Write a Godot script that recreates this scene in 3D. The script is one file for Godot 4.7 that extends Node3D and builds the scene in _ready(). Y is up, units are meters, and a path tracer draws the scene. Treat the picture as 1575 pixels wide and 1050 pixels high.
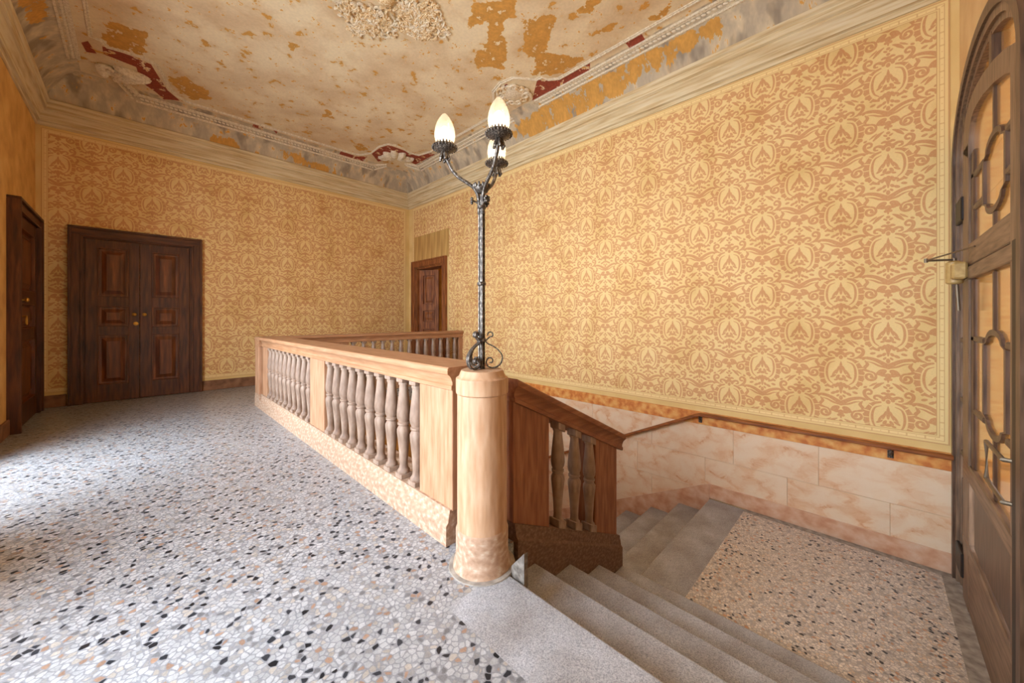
extends Node3D
# Upper landing of an old stairwell: papered walls, peeling coved ceiling, stone balustrades, stairs.

const XL := -0.98
const XR := 4.781
const ZB := -8.296
const ZF := 0.5
const YC := 4.69          # flat of the ceiling
const YL := -0.87         # half landing
const RISE := 0.174
const GO := 0.355

var M := {}

# ---------------------------------------------------------------- mesh builder
class MB:
	var v := PackedVector3Array()
	var t := PackedVector2Array()
	var xf := Transform3D.IDENTITY

	func tri(a: Vector3, b: Vector3, c: Vector3, ua := Vector2.ZERO, ub := Vector2.ZERO, uc := Vector2.ZERO) -> void:
		v.append(xf * a); v.append(xf * b); v.append(xf * c)
		t.append(ua); t.append(ub); t.append(uc)

	func quad(a: Vector3, b: Vector3, c: Vector3, d: Vector3) -> void:
		tri(a, b, c); tri(a, c, d)

	func quad_uv(p: Array, u: Array) -> void:
		tri(p[0], p[1], p[2], u[0], u[1], u[2]); tri(p[0], p[2], p[3], u[0], u[2], u[3])

	# chamfered box
	func box(lo: Vector3, hi: Vector3, b := 0.0) -> void:
		var c := (lo + hi) * 0.5
		var h := (hi - lo) * 0.5
		b = minf(b, minf(h.x, minf(h.y, h.z)) * 0.9)
		var ax := [Vector3.RIGHT, Vector3.UP, Vector3.BACK]
		for i in 3:
			for s in [-1.0, 1.0]:
				var n: Vector3 = ax[i] * s
				var u: Vector3 = ax[(i + 1) % 3]
				var w: Vector3 = ax[(i + 2) % 3]
				var hu := h[(i + 1) % 3] - b
				var hw := h[(i + 2) % 3] - b
				var o := c + n * h[i]
				if s > 0:
					quad(o - u * hu - w * hw, o - u * hu + w * hw, o + u * hu + w * hw, o + u * hu - w * hw)
				else:
					quad(o - u * hu - w * hw, o + u * hu - w * hw, o + u * hu + w * hw, o - u * hu + w * hw)
		if b <= 0.0:
			return
		for i in 3:
			var j := (i + 1) % 3
			var k := (i + 2) % 3
			for sj in [-1.0, 1.0]:
				for sk in [-1.0, 1.0]:
					var e: Vector3 = ax[i] * (h[i] - b)
					var p: Vector3 = c + ax[j] * sj * h[j] + ax[k] * sk * (h[k] - b)
					var q: Vector3 = c + ax[j] * sj * (h[j] - b) + ax[k] * sk * h[k]
					if sj * sk > 0:
						quad(p - e, q - e, q + e, p + e)
					else:
						quad(p - e, p + e, q + e, q - e)
		for sx in [-1.0, 1.0]:
			for sy in [-1.0, 1.0]:
				for sz in [-1.0, 1.0]:
					var p := c + Vector3(sx * h.x, sy * (h.y - b), sz * (h.z - b))
					var q := c + Vector3(sx * (h.x - b), sy * h.y, sz * (h.z - b))
					var r := c + Vector3(sx * (h.x - b), sy * (h.y - b), sz * h.z)
					if sx * sy * sz > 0:
						tri(p, r, q)
					else:
						tri(p, q, r)

	# rows of points joined into a skin; closed joins last column to first
	func grid(rows: Array, closed := false, cap := false) -> void:
		for i in rows.size() - 1:
			var a: PackedVector3Array = rows[i]
			var b: PackedVector3Array = rows[i + 1]
			var n := a.size()
			for j in (n if closed else n - 1):
				var k := (j + 1) % n
				quad(a[j], b[j], b[k], a[k])
		if cap:
			for e in [0, rows.size() - 1]:
				var a: PackedVector3Array = rows[e]
				var m := Vector3.ZERO
				for p in a:
					m += p / a.size()
				for j in a.size():
					var k := (j + 1) % a.size()
					if e == 0:
						tri(m, a[j], a[k])
					else:
						tri(m, a[k], a[j])

	# profile of (radius, height) turned round the y axis at c
	func lathe(prof: Array, n: int, c := Vector3.ZERO, shear := Vector2.ZERO) -> void:
		var rows := []
		for p in prof:
			var row := PackedVector3Array()
			for j in n:
				var g := TAU * j / n
				row.append(c + Vector3(cos(g) * p.x, p.y, sin(g) * p.x))
			rows.append(row)
		grid(rows, true, true)

	# round bar along points; r may be one number or one per point
	func tube(pts: Array, r, n := 8) -> void:
		var rows := []
		var up := Vector3.UP
		for i in pts.size():
			var d: Vector3 = (pts[mini(i + 1, pts.size() - 1)] - pts[maxi(i - 1, 0)]).normalized()
			if i == 0:
				up = Vector3.UP if absf(d.y) < 0.9 else Vector3.RIGHT
			var s := d.cross(up).normalized()
			up = s.cross(d).normalized()
			var rr: float = r[i] if r is Array else r
			var row := PackedVector3Array()
			for j in n:
				var g := TAU * j / n
				row.append(pts[i] + (s * cos(g) + up * sin(g)) * rr)
			rows.append(row)
		grid(rows, true, true)

	# flat bar along points, wide along w
	func strap(pts: Array, w: Vector3, width: float, thick: float) -> void:
		var rows := []
		for i in pts.size():
			var d: Vector3 = (pts[mini(i + 1, pts.size() - 1)] - pts[maxi(i - 1, 0)]).normalized()
			var s := d.cross(w).normalized() * thick * 0.5
			var e := w * width * 0.5
			var p: Vector3 = pts[i]
			rows.append(PackedVector3Array([p - s - e, p + s - e, p + s + e, p - s + e]))
		grid(rows, true, true)

	# closed outline (x, y) pushed along z from z0 to z1
	func prism(poly: PackedVector2Array, z0: float, z1: float, sides := true) -> void:
		var idx := Geometry2D.triangulate_polygon(poly)
		for i in range(0, idx.size(), 3):
			var a := poly[idx[i]]
			var b := poly[idx[i + 1]]
			var c := poly[idx[i + 2]]
			if (b - a).cross(c - a) < 0:
				var s := b
				b = c
				c = s
			tri(Vector3(a.x, a.y, z1), Vector3(c.x, c.y, z1), Vector3(b.x, b.y, z1))
			tri(Vector3(a.x, a.y, z0), Vector3(b.x, b.y, z0), Vector3(c.x, c.y, z0))
		if sides:
			var ccw := not Geometry2D.is_polygon_clockwise(poly)
			for i in poly.size():
				var a := poly[i]
				var b := poly[(i + 1) % poly.size()]
				if ccw:
					quad(Vector3(a.x, a.y, z0), Vector3(a.x, a.y, z1), Vector3(b.x, b.y, z1), Vector3(b.x, b.y, z0))
				else:
					quad(Vector3(a.x, a.y, z0), Vector3(b.x, b.y, z0), Vector3(b.x, b.y, z1), Vector3(a.x, a.y, z1))

	# profile of (across z, up y) drawn along x from x0 to x1; y falls by slope
	func bar(prof: Array, x0: float, x1: float, slope := 0.0) -> void:
		var poly := PackedVector2Array()
		for p in prof:
			poly.append(p)
		var idx := Geometry2D.triangulate_polygon(poly)
		for e in [0, 1]:
			var x := x0 if e == 0 else x1
			for i in range(0, idx.size(), 3):
				var q := []
				for k in 3:
					var p := poly[idx[i + k]]
					q.append(Vector3(x, p.y + slope * x, p.x))
				tri(q[0], q[1], q[2])
		for i in poly.size():
			var a := poly[i]
			var b := poly[(i + 1) % poly.size()]
			quad(Vector3(x0, a.y + slope * x0, a.x), Vector3(x1, a.y + slope * x1, a.x), Vector3(x1, b.y + slope * x1, b.x), Vector3(x0, b.y + slope * x0, b.x))

	# pinched lump
	func blob(c: Vector3, r: Vector3, turn := Basis.IDENTITY, n := 8, m := 5) -> void:
		var rows := []
		for i in m + 1:
			var f := PI * (0.04 + 0.92 * i / m)
			var row := PackedVector3Array()
			for j in n:
				var g := TAU * j / n
				row.append(c + turn * Vector3(sin(f) * cos(g) * r.x, cos(f) * r.y, sin(f) * sin(g) * r.z))
			rows.append(row)
		grid(rows, true, true)

	# press what stands above y = 0 flat, for relief on a ceiling
	func flatten() -> void:
		for i in v.size():
			if v[i].y > -0.001:
				v[i].y = -0.001

	func mesh(crease := 35.0) -> ArrayMesh:
		var n := v.size()
		var fn := PackedVector3Array()
		var near := {}
		for f in n / 3:
			var a := v[f * 3]
			fn.append((v[f * 3 + 2] - a).cross(v[f * 3 + 1] - a))
			for k in 3:
				var key := Vector3i((v[f * 3 + k] * 20000.0).round())
				if near.has(key):
					near[key].append(f)
				else:
					near[key] = [f]
		var lim := cos(deg_to_rad(crease))
		var un := PackedVector3Array()
		for f in fn:
			un.append(f.normalized())
		var nn := PackedVector3Array()
		nn.resize(n)
		for f in n / 3:
			for k in 3:
				var key := Vector3i((v[f * 3 + k] * 20000.0).round())
				var s := Vector3.ZERO
				for o in near[key]:
					if un[o].dot(un[f]) > lim:
						s += fn[o]
				nn[f * 3 + k] = s.normalized() if s.length() > 0.0 else un[f]
		var arr := []
		arr.resize(Mesh.ARRAY_MAX)
		arr[Mesh.ARRAY_VERTEX] = v
		arr[Mesh.ARRAY_NORMAL] = nn
		arr[Mesh.ARRAY_TEX_UV] = t
		var am := ArrayMesh.new()
		am.add_surface_from_arrays(Mesh.PRIMITIVE_TRIANGLES, arr)
		return am

# ---------------------------------------------------------------- scene helpers
func tag(o: Node3D, label: String, category := "", group := "", kind := "") -> Node3D:
	o.set_meta("label", label)
	if category: o.set_meta("category", category)
	if group: o.set_meta("group", group)
	if kind: o.set_meta("kind", kind)
	return o

var taken := {}
func numbered(called: String) -> String:
	taken[called] = taken.get(called, -1) + 1
	return called if taken[called] == 0 else "%s_%03d" % [called, taken[called]]

func thing(called: String, at := Vector3.ZERO, turn := 0.0) -> Node3D:
	var o := Node3D.new()
	o.name = numbered(called)
	add_child(o)
	o.position = at
	o.rotation.y = turn
	return o

func child_name(parent: Node, called: String) -> String:
	var n := called
	var i := 0
	while parent.has_node(n):
		i += 1
		n = "%s_%03d" % [called, i]
	return n

func put(called: String, m: Mesh, mat: Material, parent: Node = null) -> MeshInstance3D:
	var o := MeshInstance3D.new()
	o.mesh = m
	o.material_override = mat
	if parent == null:
		o.name = numbered(called)
		add_child(o)
	else:
		o.name = child_name(parent, called)
		parent.add_child(o)
	return o

func obj(called: String, b: MB, mat: Material, parent: Node = null, crease := 35.0) -> MeshInstance3D:
	return put(called, b.mesh(crease), mat, parent)

func boxed(lo: Vector3, hi: Vector3, b := 0.0) -> MB:
	var m := MB.new()
	m.box(lo, hi, b)
	return m

func noise(type: int, freq: float, sd: int, octaves := 4) -> FastNoiseLite:
	var n := FastNoiseLite.new()
	n.seed = sd
	n.noise_type = type
	n.frequency = freq
	n.fractal_octaves = octaves
	if octaves <= 1:
		n.fractal_type = FastNoiseLite.FRACTAL_NONE
	return n

func ramp(cols: Array) -> Gradient:
	var g := Gradient.new()
	var offs := PackedFloat32Array()
	var cc := PackedColorArray()
	for c in cols:
		offs.append(c[0])
		cc.append(Color8(c[1], c[2], c[3]))
	g.offsets = offs
	g.colors = cc
	return g

func ntex(n: FastNoiseLite, size: int, cols: Array) -> NoiseTexture2D:
	var t := NoiseTexture2D.new()
	t.width = size
	t.height = size
	t.seamless = true
	t.noise = n
	t.color_ramp = ramp(cols)
	return t

func mat(tex: Texture2D, scale: Vector3, rough := 0.8, tint := Color.WHITE, world := false) -> StandardMaterial3D:
	var m := StandardMaterial3D.new()
	m.albedo_color = tint
	m.albedo_texture = tex
	m.roughness = rough
	m.cull_mode = BaseMaterial3D.CULL_DISABLED
	if scale != Vector3.ZERO:
		m.uv1_triplanar = true
		m.uv1_world_triplanar = world
		m.uv1_scale = scale
		m.uv1_triplanar_sharpness = 6.0
	return m

func relief(m: StandardMaterial3D, t: Texture2D, cm: float) -> StandardMaterial3D:
	m.heightmap_enabled = true
	m.heightmap_texture = t
	m.heightmap_scale = cm
	return m

# ---------------------------------------------------------------- textures
const WW := 640
const WH := 763
var wmask := PackedByteArray()

func stamp(x: float, y: float, rx: float, ry: float, rot := 0.0) -> void:
	# one lobe of the damask figure, in metres from the ring centre, mirrored and set in half drop
	for drop in 2:
		for s in [-1.0, 1.0]:
			var cx: float = (0.16 + 0.32 * drop + s * x) * 1000.0
			var cy: float = (0.19 + 0.3815 * drop - y) * 1000.0
			var px := rx * 1000.0
			var py := ry * 1000.0
			var ext := maxf(px, py) + 2.0
			var ca := cos(rot * s)
			var sa := sin(rot * s)
			for j in range(int(cy - ext), int(cy + ext) + 1):
				for i in range(int(cx - ext), int(cx + ext) + 1):
					var dx := i - cx
					var dy := j - cy
					var q := Vector2((dx * ca + dy * sa) / px, (dy * ca - dx * sa) / py).length()
					var val := int(clampf((1.0 - q) * minf(px, py) * 0.6 + 0.5, 0.0, 1.0) * 255.0)
					if val > 0:
						var at := posmod(j, WH) * WW + posmod(i, WW)
						if wmask[at] < val:
							wmask[at] = val

func cut(x: float, y: float, rx: float, ry: float, rot: float) -> void:
	# a thin gap taken back out of the figure
	for drop in 2:
		for s in [-1.0, 1.0]:
			var c := Vector2(0.16 + 0.32 * drop + s * x, 0.19 + 0.3815 * drop - y) * 1000.0
			var e := int(maxf(rx, ry) * 1000.0) + 2
			for j in range(int(c.y) - e, int(c.y) + e + 1):
				for i in range(int(c.x) - e, int(c.x) + e + 1):
					var d := (Vector2(i, j) - c).rotated(-rot * s)
					var q := Vector2(d.x / rx, d.y / ry).length() / 1000.0
					var val := int(clampf((q - 1.0) * ry * 600.0 + 0.5, 0.0, 1.0) * 255.0)
					var at := posmod(j, WH) * WW + posmod(i, WW)
					if wmask[at] > val:
						wmask[at] = val

func stroke(pts: Array, radii: Array) -> void:
	var c := Curve2D.new()
	for i in pts.size():
		var a: Vector2 = pts[maxi(i - 1, 0)]
		var b: Vector2 = pts[mini(i + 1, pts.size() - 1)]
		var d := (b - a) / 6.0
		c.add_point(pts[i], -d, d)
	c.bake_interval = 0.004
	var len := c.get_baked_length()
	var n := maxi(int(len / 0.005), 2)
	for k in n + 1:
		var f := float(k) / n
		var p := c.sample_baked(f * len)
		var g := f * (radii.size() - 1)
		var lo := mini(int(g), radii.size() - 2)
		var r: float = lerpf(radii[lo], radii[lo + 1], g - lo)
		stamp(p.x, p.y, r, r)

func scroll(cx: float, cy: float, r: float, from: float, turns: float, w: float) -> void:
	var pts := []
	var n := 14
	for k in n + 1:
		var f := float(k) / n
		var a := from + turns * TAU * f
		var rr := r * (1.0 - 0.72 * f)
		pts.append(Vector2(cx + cos(a) * rr, cy + sin(a) * rr))
	stroke(pts, [w * 0.6, w, w * 0.8])
	stamp(pts[n].x, pts[n].y, w * 1.25, w * 1.25)

func damask() -> ImageTexture:
	wmask.resize(WW * WH)
	# ring of leaves
	stroke([Vector2(.05, .150), Vector2(.095, .132), Vector2(.128, .085), Vector2(.142, .02), Vector2(.136, -.06), Vector2(.105, -.115), Vector2(.06, -.140)], [.008, .014, .018, .019, .018, .014, .008])
	for a in [[.118, .118], [.143, .07], [.156, .02], [.153, -.035], [.142, -.085], [.112, -.125]]:
		stamp(a[0], a[1], .011, .014, .3)
	stroke([Vector2(.045, .118), Vector2(.085, .095), Vector2(.102, .04), Vector2(.102, -.02), Vector2(.088, -.07), Vector2(.06, -.1)], [.003, .007, .009, .009, .007, .004])
	# palmette
	stamp(0, .05, .0125, .05)
	stroke([Vector2(0, .085), Vector2(0, .118)], [.011, .003])
	stamp(.0235, .036, .0095, .042, -.28)
	stamp(.045, .012, .0095, .037, -.55)
	stamp(.056, -.026, .01, .026, -.95)
	stamp(.022, -.03, .012, .022, -.5)
	stamp(0, -.05, .024, .014)
	stamp(.036, -.06, .016, .009, .3)
	# fan
	stamp(0, -.115, .02, .036)
	stamp(.03, -.112, .013, .028, -.45)
	stamp(.054, -.118, .011, .02, -.8)
	stroke([Vector2(0, -.14), Vector2(0, -.185)], [.014, .006])
	stamp(.026, -.175, .012, .018, -.7)
	# stem and crown above
	stamp(0, .16, .015, .02)
	stamp(.03, .172, .013, .012)
	stroke([Vector2(.0, .205), Vector2(.03, .19), Vector2(.06, .205), Vector2(.085, .2), Vector2(.088, .178), Vector2(.07, .172)], [.016, .014, .013, .01, .009, .007])
	stamp(0, .228, .028, .013)
	stamp(.03, .233, .018, .01, .4)
	stamp(0, .258, .013, .013)
	# scrolls beside the crown
	stroke([Vector2(.09, .155), Vector2(.12, .165), Vector2(.15, .195), Vector2(.155, .235), Vector2(.13, .255), Vector2(.108, .24), Vector2(.112, .218), Vector2(.13, .215)], [.004, .01, .013, .013, .012, .01, .008, .01])
	stamp(.16, .16, .012, .017, .6)
	stamp(.15, .275, .014, .01, .5)
	# wings
	stroke([Vector2(0, -.285), Vector2(.04, -.255), Vector2(.085, -.228), Vector2(.14, -.215), Vector2(.185, -.222)], [.022, .017, .015, .013, .006])
	stroke([Vector2(.02, -.295), Vector2(.06, -.28), Vector2(.1, -.258), Vector2(.135, -.25)], [.006, .009, .007, .003])
	stamp(0, -.232, .014, .022)
	stamp(.022, -.212, .009, .015, -.7)
	stamp(.055, -.19, .022, .012, .5)
	stamp(.1, -.17, .02, .011, .3)
	# bow
	stamp(.04, -.335, .034, .022, .5)
	stamp(.056, -.352, .022, .018, .1)
	stamp(.032, -.362, .024, .016)
	stamp(0, -.372, .022, .026)
	stamp(.016, -.4, .012, .012, 0)
	stroke([Vector2(0, -.395), Vector2(0, -.425)], [.012, .005])
	# big side volutes
	scroll(.118, -.385, .046, 1.5, 1.3, .0115)
	stroke([Vector2(.15, -.245), Vector2(.135, -.275), Vector2(.15, -.3), Vector2(.155, -.325), Vector2(.125, -.338)], [.005, .012, .013, .012, .009])
	# oblique leaves, bud
	stroke([Vector2(.03, -.435), Vector2(.06, -.455), Vector2(.095, -.495)], [.005, .015, .006])
	stroke([Vector2(.075, -.44), Vector2(.1, -.46), Vector2(.12, -.475)], [.004, .009, .004])
	stamp(0, -.455, .014, .013)
	stamp(.018, -.475, .016, .009, -.6)
	# slits that part the leaves of the ring
	for a in [[.116, .113, .7], [.139, .062, .25], [.143, .0, 0.0], [.137, -.06, -.3], [.11, -.11, -.8]]:
		cut(a[0], a[1], .026, .0042, -a[2])
	var im := Image.create_empty(WW, WH, false, Image.FORMAT_RGB8)
	var data := PackedByteArray()
	data.resize(WW * WH * 3)
	var n1 := noise(FastNoiseLite.TYPE_SIMPLEX, 0.05, 5, 3).get_seamless_image(WW, WH).get_data()
	var bg := Vector3(242, 211, 147)
	var fg := Vector3(216, 157, 105)
	for i in WW * WH:
		var f := wmask[i] / 255.0
		var g := (n1[i] - 128) / 128.0
		f = clampf(f * (0.92 + g * 0.25) + g * 0.03, 0.0, 1.0)
		var c := bg.lerp(fg, f) * (1.0 + g * 0.02)
		data[i * 3] = mini(int(c.x), 255)
		data[i * 3 + 1] = int(c.y)
		data[i * 3 + 2] = int(c.z)
	im.set_data(WW, WH, false, Image.FORMAT_RGB8, data)
	return ImageTexture.create_from_image(im)

func border_strip() -> ImageTexture:
	var im := Image.create_empty(128, 64, false, Image.FORMAT_RGB8)
	var bg := Color8(240, 208, 142)
	var fg := Color8(214, 164, 106)
	for y in 64:
		for x in 128:
			var c := bg
			if y < 4 or (y >= 14 and y < 17) or (y >= 37 and y < 40) or y >= 56:
				c = fg
			elif y >= 17 and y < 37:
				c = bg.lerp(Color8(250, 220, 156), 0.6)
				if (x % 64) < 3 or (x % 64) > 60 or ((x % 32) < 3 and y > 22 and y < 32):
					c = c.lerp(fg, 0.55)
			im.set_pixel(x, y, c)
	return ImageTexture.create_from_image(im)

func terrazzo(sd: int, base: Vector3) -> ImageTexture:
	var S := 1024
	var n := noise(FastNoiseLite.TYPE_CELLULAR, 1.0 / 17.0, sd, 1)
	n.cellular_jitter = 1.0
	n.cellular_return_type = FastNoiseLite.RETURN_CELL_VALUE
	n.domain_warp_enabled = true
	n.domain_warp_amplitude = 7.0
	n.domain_warp_frequency = 0.05
	n.domain_warp_fractal_type = FastNoiseLite.DOMAIN_WARP_FRACTAL_NONE
	var id := n.get_image(S, S).get_data()
	n.cellular_return_type = FastNoiseLite.RETURN_DISTANCE2_SUB
	var ed := n.get_image(S, S, false, false, false).get_data()
	# absolute distance values need their own range
	var edf := n.get_image(S, S).get_data()
	var gr := noise(FastNoiseLite.TYPE_VALUE, 0.4, sd + 3, 2).get_image(S, S).get_data()
	var lo := noise(FastNoiseLite.TYPE_SIMPLEX, 0.012, sd + 5, 3).get_image(S, S).get_data()
	var data := PackedByteArray()
	data.resize(S * S * 3)
	var pal := []
	var rng := RandomNumberGenerator.new()
	rng.seed = sd
	for k in 256:
		var r := rng.randf()
		var b := rng.randf_range(0.92, 1.04)
		var c := Vector3(232, 227, 220) * b
		if r < 0.06: c = Vector3(52, 54, 58) * rng.randf_range(0.7, 1.3)
		elif r < 0.115: c = Vector3(208, 166, 136) * b
		elif r < 0.25: c = Vector3(204, 196, 186) * b
		elif r < 0.38: c = Vector3(226, 210, 190) * b
		elif r < 0.42: c = Vector3(158, 154, 150) * b
		pal.append(c)
	var mx := Vector3(184, 180, 178)
	for i in S * S:
		var e := clampf((edf[i] - 22) / 34.0, 0.0, 1.0)
		var k: Vector3 = pal[id[i]]
		var c: Vector3 = mx.lerp(k, e) * (1.0 + (gr[i] - 128) * 0.0007) * (1.0 + (lo[i] - 128) * 0.0004)
		c *= base
		data[i * 3] = mini(int(c.x), 255)
		data[i * 3 + 1] = mini(int(c.y), 255)
		data[i * 3 + 2] = mini(int(c.z), 255)
	return ImageTexture.create_from_image(Image.create_from_data(S, S, false, Image.FORMAT_RGB8, data))

const CW := 1152
const CH := 1760

func ceiling_paint() -> ImageTexture:
	# old plaster with flaked limewash: which flakes are where is the ceiling's own wear
	var W := XR - XL
	var H := ZF - ZB
	var q := 4
	var lw := CW / q
	var lh := CH / q
	var och := PackedByteArray(); och.resize(lw * lh)
	var red := PackedByteArray(); red.resize(CW * CH)
	var ochre := [
		[2.58, -3.12, 2.78, -2.85, 2.88, -2.75, 2.99, -2.91, 2.96, -3.28, 2.82, -3.19, 2.74, -3.42],
		[2.93, -3.31, 2.99, -3.09, 3.35, -3.36, 3.54, -3.66, 3.21, -3.89, 3.1, -3.75, 3.06, -3.42],
		[3.12, -2.89, 3.27, -2.59, 3.41, -2.62, 3.61, -2.95, 3.73, -3.01, 4.15, -2.73, 4.2, -2.88, 4.14, -3.21, 3.93, -3.47, 3.82, -3.27, 3.49, -3.21],
		[3.44, -2.39, 3.4, -2.2, 3.52, -2.08, 3.58, -2.26, 3.54, -2.33],
		[3.87, -2.4, 3.85, -2.22, 3.91, -2.12, 3.97, -2.23, 3.95, -2.39],
		[4.1, -1.85, 4.11, -1.6, 4.2, -1.66, 4.19, -1.82],
		[-.29, -6.51, -.15, -6.45, -.03, -6.49, .08, -6.65, .09, -6.8, -.25, -6.92],
		[.3, -7.15, .49, -7.0, .76, -7.21, .82, -7.45, .61, -7.66, .41, -7.42],
		[-.2, -6.3, .11, -6.2, .06, -6.62, -.33, -6.8],
		[4.5, -4.1, 4.47, -3.5, 4.5, -1.2, 4.6, -1.2, 4.66, -2.6, 4.7, -4.0, 4.62, -4.6],
		[2.2, -6.4, 2.3, -6.5, 2.28, -6.8, 2.2, -6.65], [1.3, -5.2, 1.45, -5.15, 1.4, -5.35],
		[0.5, -8.2, 1.1, -8.21, 1.7, -8.22, 1.2, -8.14], [1.8, -8.05, 2.1, -8.12, 2.7, -8.14, 3.1, -8.2, 2.5, -8.2, 2.0, -8.15], 
		[3.0, -7.4, 3.2, -7.55, 3.3, -7.35, 3.1, -7.2], [-.8, -6.6, -.68, -6.5, -.7, -5.2, -.85, -5.2],
		[1.0, -3.0, 1.3, -2.6, 1.1, -2.2, .8, -2.7], [2.6, -1.6, 3.0, -1.3, 2.7, -.8, 2.4, -1.2]]
	for p in ochre:
		var poly := PackedVector2Array()
		for k in range(0, p.size(), 2):
			poly.append(Vector2((p[k] - XL) / W * lw, (p[k + 1] - ZB) / H * lh))
		fill(poly, och, lw, lh)
	var reds := [
		[4.36, -3.84, 4.05, -3.47, 4.25, -3.3, 4.27, -2.73, 4.37, -2.79], [4.26, -2.22, 4.26, -2.01, 4.37, -2.01, 4.37, -2.21],
		[3.87, -4.12, 3.8, -4.05, 3.8, -3.85, 3.86, -3.85], [4.2, -4.32, 4.1, -4.1, 4.2, -4.1],
		[3.45, -7.5, 3.45, -7.1, 3.52, -6.88, 3.8, -6.88, 4.15, -6.92, 4.26, -6.6, 4.37, -6.55, 4.36, -7.3, 3.9, -7.35, 3.72, -7.78],
		[2.95, -7.83, 3.3, -7.83, 3.45, -7.7, 3.45, -7.92, 2.95, -7.92], [1.45, -7.83, 1.6, -7.83, 1.6, -7.9, 1.45, -7.9], [1.75, -7.83, 1.82, -7.83, 1.82, -7.9],
		[-.3, -6.95, -.05, -6.94, .14, -6.98, .22, -7.25, .33, -7.6, .48, -7.82, .3, -7.9, .05, -7.6, .0, -7.2, -.3, -7.15],
		[-.48, -7.05, -.42, -6.95, -.36, -7.2, -.45, -7.25]]
	for p in reds:
		var poly := PackedVector2Array()
		for k in range(0, p.size(), 2):
			poly.append(Vector2((p[k] - XL) / W * CW, (p[k + 1] - ZB) / H * CH))
		fill(poly, red, CW, CH)
	# soften the flake outlines so that noise can fray them
	var soft := Image.create_from_data(lw, lh, false, Image.FORMAT_L8, och)
	soft.resize(lw / 2, lh / 2, Image.INTERPOLATE_LANCZOS)
	soft.resize(CW, CH, Image.INTERPOLATE_CUBIC)
	var so := soft.get_data()
	var a := noise(FastNoiseLite.TYPE_SIMPLEX, 0.0046, 11, 5).get_image(CW, CH).get_data()
	var b := noise(FastNoiseLite.TYPE_SIMPLEX, 0.023, 12, 5).get_image(CW, CH).get_data()
	var c := noise(FastNoiseLite.TYPE_SIMPLEX, 0.012, 13, 4).get_image(CW, CH).get_data()
	var d := noise(FastNoiseLite.TYPE_SIMPLEX, 0.1, 14, 3).get_image(CW, CH).get_data()
	var data := PackedByteArray()
	data.resize(CW * CH * 3)
	var wash := Vector3(234, 213, 174)
	var wash2 := Vector3(216, 187, 147)
	var oc := Vector3(204, 148, 70)
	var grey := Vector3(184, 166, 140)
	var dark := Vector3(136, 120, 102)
	var rd := Vector3(150, 66, 42)
	for j in CH:
		var z := float(j) / CH * H
		for i in CW:
			var k := j * CW + i
			var x := float(i) / CW * W
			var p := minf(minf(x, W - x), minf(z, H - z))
			var na := a[k] / 255.0
			var nb := b[k] / 255.0
			var nc := c[k] / 255.0
			var nd := d[k] / 255.0
			var col := wash.lerp(wash2, clampf((na - 0.3) * 1.7, 0.0, 1.0))
			col = col.lerp(Vector3(196, 148, 92), clampf((nc - 0.52) * 1.6, 0.0, 0.4) * nb)
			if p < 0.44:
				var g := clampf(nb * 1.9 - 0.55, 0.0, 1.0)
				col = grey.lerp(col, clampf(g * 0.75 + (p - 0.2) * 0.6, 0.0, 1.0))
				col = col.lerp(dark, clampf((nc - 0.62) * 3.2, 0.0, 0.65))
			var o := so[k] / 255.0 * 1.0 + (nb - 0.5) * 1.5 + (nd - 0.5) * 0.6
			if p >= 0.44 and nc > 0.75 and nb > 0.56:
				o += 0.55
			if o > 0.56:
				col = oc * (0.9 + nb * 0.14 + nd * 0.05)
			elif o > 0.50:
				col = col * 1.04
			if red[k] > 0 and nb + nd * 0.25 < 0.86:
				col = rd * (0.9 + nd * 0.2)
			col *= 0.975 + nd * 0.05
			data[k * 3] = mini(int(col.x), 255)
			data[k * 3 + 1] = mini(int(col.y), 255)
			data[k * 3 + 2] = mini(int(col.z), 255)
	return ImageTexture.create_from_image(Image.create_from_data(CW, CH, false, Image.FORMAT_RGB8, data))

func fill(poly: PackedVector2Array, into: PackedByteArray, w: int, h: int) -> void:
	var lo := poly[0]
	var hi := poly[0]
	for p in poly:
		lo = lo.min(p)
		hi = hi.max(p)
	for j in range(maxi(int(lo.y), 0), mini(int(hi.y) + 1, h)):
		for i in range(maxi(int(lo.x), 0), mini(int(hi.x) + 1, w)):
			if Geometry2D.is_point_in_polygon(Vector2(i + 0.5, j + 0.5), poly):
				into[j * w + i] = 255

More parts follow.
